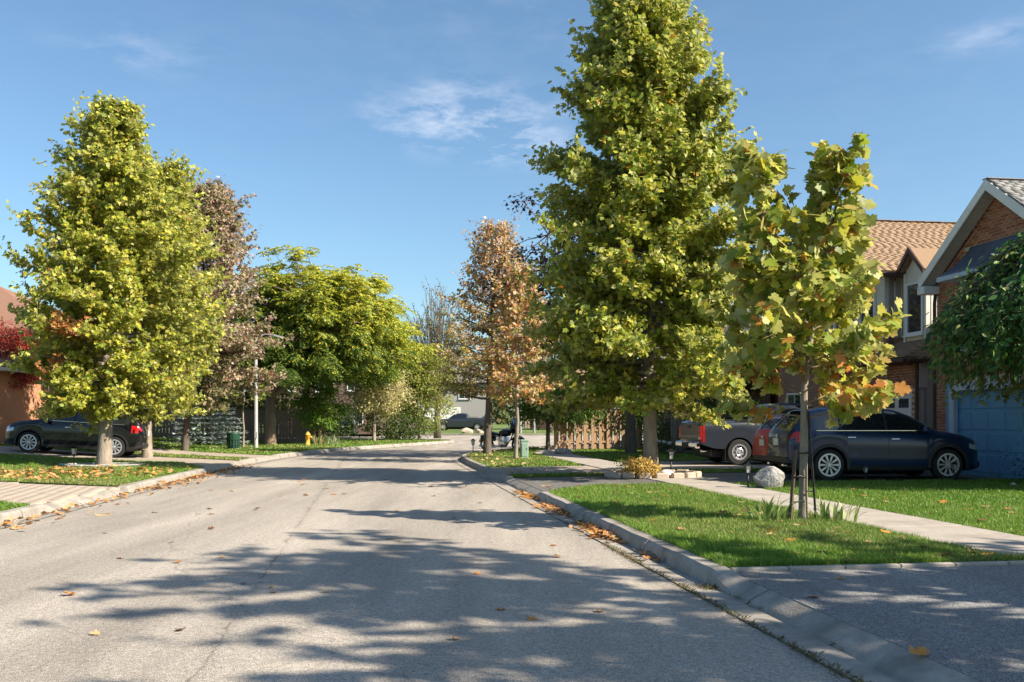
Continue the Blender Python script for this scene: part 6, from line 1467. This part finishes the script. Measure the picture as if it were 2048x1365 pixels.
# planting ring round the tallest tree
ring = empty('planting_ring', (3.36, 22.6, .13), 0, 'ring of tan edging stones with dark mulch round the tallest tree', 'planter')
V = [(0, 0, .05)] + [(1.0 * math.cos(a), .62 * math.sin(a), .02) for a in np.linspace(0, 2 * math.pi, 28, endpoint=False)]
MB().add(V, [(0, i + 1, (i + 1) % 28 + 1) for i in range(28)]).build('mulch', M['mulch'], ring)
st = MB().box((0, 0, .06), (.30, .15, .15), bev=.025).mesh('edging_stone', M['edging'])
for k in range(17):
    a = 2 * math.pi * k / 17; place_mesh('edging_stone', st, Matrix.Translation((1.06 * math.cos(a), .68 * math.sin(a), RNG.normal() * .008)) @ Matrix.Rotation(math.atan2(.68 * math.cos(a), -1.06 * math.sin(a)) + RNG.normal() * .05, 4, 'Z'), ring)
spread_tree('dried_plant', 'low mound of dried golden foliage in the planting ring', (2.95, 22.2, .15), .05, .02, (0, 0, .17), (.46, .32, .24), 60, 26, .075, [(.56, .38, .09), (.62, .45, .15), (.40, .24, .07), (.48, .38, .09)], [2, 2, 1, 1], tmpl=OVAL, seed=111, limbs=5, low=-.8, rcl=(.14, .14, .09), cat='plant')
ring2 = empty('planting_ring', (-11.9, 27.6, .13), 0, 'low ring of grey stones round the broad tree opposite', 'planter')
st2 = MB().box((0, 0, .03), (.42, .2, .09), bev=.025).mesh('edging_stone', M['rock'])
for k in range(16): a = 2 * math.pi * k / 16; place_mesh('edging_stone', st2, Matrix.Translation((1.1 * math.cos(a), .75 * math.sin(a), RNG.normal() * .008)) @ Matrix.Rotation(math.atan2(.75 * math.cos(a), -1.1 * math.sin(a)), 4, 'Z'), ring2)
V = [(0, 0, .03)] + [(1.02 * math.cos(a), .68 * math.sin(a), .015) for a in np.linspace(0, 2 * math.pi, 28, endpoint=False)]
MB().add(V, [(0, i + 1, (i + 1) % 28 + 1) for i in range(28)]).build('mulch', M['soil'], ring2)

# stakes and ties of the young tree
sx, sy, sz = SAP
def stake(name, p0, p1, r, mat, label):
    root = empty(name, p0, 0, label, 'stake'); d = Vector(p1) - Vector(p0)
    MB().tube([Vector((0, 0, -.1)), d * .5, d], [r, r, r * .9], 7).build('post', M[mat], root)
    t = MB(); zt = d.z * .62; q = Vector((d.x * .62, d.y * .62, zt)); tr_ = Vector((sx - p0[0], sy - p0[1], zt)); side = Vector((0, -.06, 0))
    t.tube([q + side * .4, (q + tr_) / 2 + side + Vector((0, 0, .02)), tr_ + side, tr_ + Vector((.06 if p0[0] < sx else -.06, .0, 0)), tr_ - side, (q + tr_) / 2 - side * .6, q - side * .4, q + side * .4], .011, 5); t.build('tie', M['black'], root, smooth=True)
    k = MB(); q2 = Vector((d.x * .28, d.y * .28, d.z * .28)); tr2 = Vector((sx - p0[0], sy - p0[1], d.z * .28)); k.tube([q2, tr2 + Vector((0, -.085, 0))], .009, 5); k.build('tie', M['black'], root)
stake('tree_stake', (sx - .22, sy - .12, sz), (sx - .13, sy - .10, sz + .98), .026, 'stake', 'short dark wooden stake tied to the young tree on the road side')
stake('tree_stake', (sx + .15, sy - .1, sz), (sx + .05, sy - .05, sz + 1.5), .016, 'iron', 'tall thin metal stake beside the young tree trunk')
def blades(name, loc, n, h, spread, pal, label, seed, w=.045, cat='plant'):
    rng = np.random.default_rng(seed); root = empty(name, loc, 0, label, cat)
    for i in range(n):
        a = rng.uniform(0, 6.28); r = spread * math.sqrt(rng.random()); L = h * rng.uniform(.55, 1.15); le = rng.uniform(.15, .95) * L; da = a + rng.normal() * .6; ww = w * rng.uniform(.7, 1.2); V = []
        for t in np.linspace(0, 1, 6):
            c = Vector((r * math.cos(a) + math.cos(da) * le * t ** 1.8, r * math.sin(a) + math.sin(da) * le * t ** 1.8, L * t * (1 - .35 * (le / L) * t * t))); s = Vector((-math.sin(da), math.cos(da), 0)) * ww / 2 * (1 - t) ** .55 * (.6 + 1.2 * t * (1 - t) * 2); V += [c - s, c + Vector((0, 0, -.006)), c + s]
        F = [(k * 3 + j, k * 3 + j + 1, (k + 1) * 3 + j + 1, (k + 1) * 3 + j) for k in range(5) for j in range(2)]
        c = np.array(pal[rng.integers(len(pal))]) * rng.uniform(.8, 1.2); o = link(bpy.data.objects.new('leaf', np_mesh('leaf', V, F, M['leaf_soft'], col=np.repeat(c[None], len(V), 0), smooth=True)), root)
HOS = [(.17, .26, .07), (.24, .33, .10), (.38, .42, .18), (.12, .20, .05)]
blades('iris_clump', (sx - .42, sy - .05, sz), 34, .40, .30, HOS[:2] + HOS[3:], 'clump of upright green strap leaves on the road side of the young tree', 121)
blades('daylily_clump', (sx + .40, sy - .05, sz), 36, .36, .30, HOS, 'clump of pale drooping strap leaves on the house side of the young tree', 122, .05)
blades('ornamental_grass', (-9.7, 48.0, .13), 40, .75, .35, [(.36, .34, .14), (.2, .26, .07), (.45, .38, .2)], 'tuft of tan and green grass beside the yellow hydrant', 123, .05)
blades('ornamental_grass', (-9.0, 48.6, .13), 40, .65, .45, [(.22, .30, .12), (.3, .36, .2)], 'grey green grass tuft farther from the yellow hydrant', 124, .05)

# utility pedestal, bin, hydrant
def pedestal(loc, label):
    r = empty('utility_box', loc, R(8), label, 'utility box'); MB().box((0, 0, .31), (.26, .24, .62), bev=.015).build('cabinet', M['green_box'], r)
    MB().prism([(-.145, -.135, .60), (.145, -.135, .60), (.145, .135, .60), (-.145, .135, .60), ], (0, 0, .05)).build('lid', M['green_box'], r, bevel=.015); MB().box((0, -.125, .3), (.2, .012, .44), bev=.005).build('door', M['green_box'], r); MB().box((.07, -.135, .34), (.02, .012, .05)).build('latch', M['iron'], r)
pedestal((.42, 32.6, .13), 'pale green utility box on the corner lawn beside the slim trunk')
b = empty('garden_bin', (-12.5, 42.6, .13), R(5), 'dark green slatted bin on the lawn beside the blue spruce', 'bin')
MB().lathe([(.001, .01), (.24, .01), (.28, .66), (.30, .68), (.29, .72), (.001, .74)], 16).build('body', M['green_bin'], b)
sm = MB().box((0, 0, .36), (.05, .02, .56), bev=.006).mesh('slat', M['green_bin'])
for k in range(14): a = 2 * math.pi * k / 14; place_mesh('slat', sm, Matrix.Translation((.275 * math.cos(a), .275 * math.sin(a), 0)) @ Matrix.Rotation(a + math.pi / 2, 4, 'Z'), b)
for k in (.2, .42): MB().lathe([(.265 + k * .05, k), (.28 + k * .05, k), (.28 + k * .05, k + .03), (.265 + k * .05, k + .03)], 18).build('band', M['green_bin'], b)
hy = empty('fire_hydrant', (-10.3, 47.9, .13), 0, 'yellow fire hydrant at the lawn edge by the bright green bush', 'hydrant')
MB().lathe([(.16, -.02), (.16, .03), (.11, .04), (.10, .5), (.135, .5), (.135, .54), (.12, .56), (.09, .63), (.04, .66), (.001, .66)], 18).build('barrel', M['yellow'], hy, smooth=True)
for s in (-1, 1): MB().lathe([(.055, 0), (.055, .1), (.065, .1), (.065, .13), (.001, .13)], 12, (s * .08, 0, .42), 'X').build('outlet', M['yellow'], hy)
MB().lathe([(.07, -.17), (.07, -.08), (.06, 0)], 12, (0, 0, .38), 'Y').build('outlet', M['yellow'], hy); MB().box((0, 0, .68), (.05, .05, .06)).build('cap_nut', M['yellow'], hy)
cn = empty('marker_post', (-2.15, 82.6, .1), 0, 'short red marker on the kerb across the junction', 'post'); MB().lathe([(.22, -.05), (.22, .02), (.13, .03), (.10, .55), (.14, .58), (.10, .72), (.001, .75)], 14).build('barrel', M['red_paint'], cn); MB().lathe([(.14, .3), (.14, .38), (.11, .38)], 14).build('band', M['white'], cn)

# pale edging strip along the near driveway
es = empty('edging_strip', (2.2, 8.86, .12), 0, 'thin pale edging strip between the near lawn and dark driveway', 'edging')
a, b2 = Vector((rc(8.8, .5)[0], 8.80, .0)), Vector((5.9, 9.36, 0)); d = b2 - a; m_ = MB().box((0, 0, 0), (d.length / 7 - .01, .075, .05), bev=.008).mesh('edging_block', M['concrete'])
for k in range(7): p = a + d * ((k + .5) / 7); place_mesh('edging_block', m_, Matrix.Translation((p.x - 2.2, p.y - 8.86, .01)) @ Matrix.Rotation(math.atan2(d.y, d.x), 4, 'Z'), es)

# ------------------------------------------------------------------ fallen leaves, gutter litter, weeds
DRY = [(.40, .20, .07), (.46, .28, .12), (.30, .14, .06), (.20, .10, .05), (.50, .33, .16), (.52, .22, .04)]
def curled(seed):
    rng = np.random.default_rng(seed); tV, tF = LOBED; V = tV.copy(); c = rng.uniform(.5, 1.4); V[:, 2] = -tV[:, 2] * .5 + c * .55 * tV[:, 0] ** 2 + rng.uniform(.1, .5) * (tV[:, 1] - .4) ** 2 + rng.normal(size=len(V)) * .02; V[:, 2] -= V[:, 2].min(); return V
CUR = [np_mesh('fallen_leaf', curled(i), LOBED[1], M['dry_leaf'], col=np.repeat(np.array([DRY[i % len(DRY)]]) * (.85 + .3 * (i % 3) / 2), len(LOBED[0]), 0)) for i in range(12)]
def fallen(x, y, z, s, label, grp, k=None, rng=RNG):
    o = link(bpy.data.objects.new('fallen_leaf', CUR[k if k is not None else int(rng.integers(12))])); o.location = (x, y, z + .004); o.scale = (s, s, s); o.rotation_euler = (rng.normal() * .15, rng.normal() * .15, rng.uniform(0, 6.28)); tag(o, label, 'leaf', grp); return o
LCOL = ['russet', 'tan', 'brown', 'dark brown', 'pale tan', 'orange']
def px(x, y, z): Z = (1.55 - z) * 1900 / (y - 835); return ((x - 1024) / 1900 * Z, Z)
rngF = np.random.default_rng(44)
# single leaves that stand out
for (x, y, z, s, lb, k) in ((150, 1190, 0, .12, 'bright tan upcurled leaf alone on the sunlit road beside the shadow tip', 5), (1830, 1313, .125, .12, 'vivid orange red crumpled leaf on the near driveway beside the dropped kerb', 5), (1617, 1195, .125, .09, 'dark curled leaf in the middle of the near driveway', 3), (1683, 1157, .125, .09, 'flat tan leaf near the far edge of the dark driveway', 1), (640, 1085, .13, .2, 'large orange leaf on the kerb top at the paver driveway corner', 0), (773, 1080, 0, .09, 'dark brown curled leaf at the upper edge of the road shadow', 3), (1206, 1225, 0, .08, 'tan leaf lying in road shade near the gutter', 1), (205, 1031, 0, .18, 'pale yellow leaf on the road off the far gutter', 4)):
    if lb.startswith('large orange'): X, Y = -7.6 , 20.4; z = .16
    else: X, Y = px(x, y, z)
    fallen(X, Y, z, s, lb, None, k, rngF)
for i in range(48):
    Y = rngF.uniform(6.5, 26); X = rngF.uniform(-.46 * Y if Y < 14 else -6.5, 2.2 - .147 * Y)
    k = int(rngF.integers(12)); zone = ('close to the camera' if Y < 9 else 'halfway to the boulevard tree' if Y < 13 else 'level with the staked tree' if Y < 18 else 'beyond the staked tree')
    side = 'toward the opposite kerb' if X < -4.2 else 'near the middle seam' if X < -.147 * Y + .2 else 'toward the near kerb'
    fallen(X, Y, 0.0, rngF.uniform(.035, .065) + .003 * Y, '%s leaf on the road %s, %s' % (LCOL[k % 6], zone, side), 'dry leaves scattered over the road', k, rngF)
for i in range(70):
    Y = rngF.uniform(9.3, 19.6); X = rngF.uniform(3.4 - .147 * Y, SL(Y) - .1)
    k = int(rngF.integers(12)); zone = 'before the staked tree' if Y < 12.3 else 'beside the staked tree' if Y < 14 else 'past the staked tree' if Y < 17 else 'next to the planting ring'
    side = 'kerb side' if X < 4.9 - .147 * Y else 'pavement side'
    fallen(X, Y, 0.16, rngF.uniform(.08, .14), '%s leaf, near lawn %s %s' % (LCOL[k % 6], zone, side), 'fallen leaves on the near lawn', k, rngF)
for i in range(26):
    Y = rngF.uniform(10.5, 19); X = rngF.uniform(SL(Y) + 1.3, SL(Y) + 5)
    k = int(rngF.integers(12)); zone = 'near the pavement' if X < SL(Y) + 2.6 else 'back from the pavement'
    fallen(X, Y, 0.165, rngF.uniform(.08, .13), '%s leaf on the front lawn %s, %s' % (LCOL[k % 6], zone, 'short of the staked tree' if Y < 13 else 'toward the blue car'), 'fallen leaves on the front lawn', k, rngF)
for i in range(22):
    t = rngF.random(); k = int(rngF.integers(12)); fallen(2.3 + 2.9 * t, 8.95 + .5 * t + abs(rngF.normal()) * .08, .15, rngF.uniform(.08, .13), '%s leaf on the lawn edge at the dark driveway, %s' % (LCOL[k % 6], 'kerb end' if t < .34 else 'middle' if t < .67 else 'pavement end'), 'leaves along the driveway edge', k, rngF)
def litter(name, P, s, label, seed, pal=DRY, z=.01, zs=None, tilt=.35):
    rng = np.random.default_rng(seed); P = np.asarray(P); n = len(P); zz = z if zs is None else zs
    a = rng.uniform(0, 6.28, n); d = np.c_[np.cos(a), np.sin(a), rng.normal(size=n) * tilt]; nn = np.c_[rng.normal(size=(n, 2)) * tilt, np.ones(n)]
    V, F, C = leaf_arrays((curled(seed), LOBED[1]), np.c_[P, zz + rng.random(n) * .03], d, nn, s * rng.uniform(.6, 1.2, n), mixcol(rng, n, pal, [1] * len(pal)))
    return tag(link(bpy.data.objects.new(name, np_mesh(name, V, F, M['dry_leaf'], col=C))), label, 'leaf litter', None, 'stuff')
P = []
for i in range(1500):
    Y = np.interp(rngF.random(), [0, .1, .45, .6, .85, 1], [10.2, 11.6, 13.3, 15.0, 17.2, 19.5]) + rngF.normal() * .25; d = .28 - abs(rngF.normal()) * .11
    if rngF.random() < .5 + .5 * math.sin(Y * 2.1): P.append(rc(Y, d))
litter('leaf_litter', P, .078, 'brown and orange leaves drifted in the gutter along the near kerb', 3, z=.012)
P = []
for i in range(620):
    Y = np.interp(rngF.random(), [0, .12, .3, .95, 1], [11.5, 13.6, 20.2, 29, 31]) + rngF.normal() * .3; P.append(lc(Y, .25 - abs(rngF.normal()) * .16 if rngF.random() < .85 else -rngF.random() * .5))
litter('leaf_litter', P, .085, 'tan leaves drifted along the gutter of the opposite kerb', 5, z=.012)
P = []
while len(P) < 640:
    x, y_ = rngF.normal() * 2.6 - 12.0, 23.4 + rngF.normal() * 1.5
    if in_poly(np.array([(x, y_)]), lawnL)[0]: P.append((x, y_))
litter('leaf_litter', P, .115, 'orange leaves fallen over the lawn below the broad tree opposite', 7, [(.46, .25, .09), (.52, .32, .13), (.38, .18, .07), (.5, .27, .06)], z=.17)
P = [(rc(y_, .48 + abs(rngF.normal()) * .9)) for y_ in rngF.uniform(22.5, 40, 160)]
litter('leaf_litter', P, .10, 'pale yellow leaves sprinkled on the corner lawn and strip', 9, [(.5, .4, .2), (.45, .33, .14)], z=.16)
def weeds():
    P = []
    for y_ in np.arange(5.0, 11.6, .01):
        wv = .5 + .5 * math.sin(y_ * 1.9 + math.sin(y_ * 5)) * math.sin(y_ * .7 + 1)
        P += [(rc(y_, RNG.normal() * .02 * (.5 + wv))) for _ in range(int(1 + 5 * wv * RNG.random()))]
    for y_ in np.arange(6.2, 9.5, .02):
        if math.sin(y_ * 3.1 + 2) > .1: P += [(rc(y_, .30 + RNG.normal() * .02)) for _ in range(2)]
    for q in range(160): P.append(rc(8.55 + RNG.normal() * .07, .22 + RNG.normal() * .05))
    P = np.array(P); n = len(P); a = RNG.uniform(0, 6.28, n); d = np.c_[np.cos(a), np.sin(a), RNG.uniform(.0, 1.2, n)]
    V, F, C = leaf_arrays(SLIM, np.c_[P, np.full(n, .008)], d, RNG.normal(size=(n, 3)) + np.array([0, 0, .6]), .042 * RNG.uniform(.5, 1.4, n), mixcol(RNG, n, [(.16, .16, .06), (.10, .13, .04), (.22, .16, .08), (.14, .09, .05)], [1, .8, 1.2, 1]))
    tag(link(bpy.data.objects.new('weeds', np_mesh('weeds', V, F, M['leaf_soft'], col=C))), 'weeds and moss in the joint between road and gutter', 'weeds', None, 'stuff')
weeds()
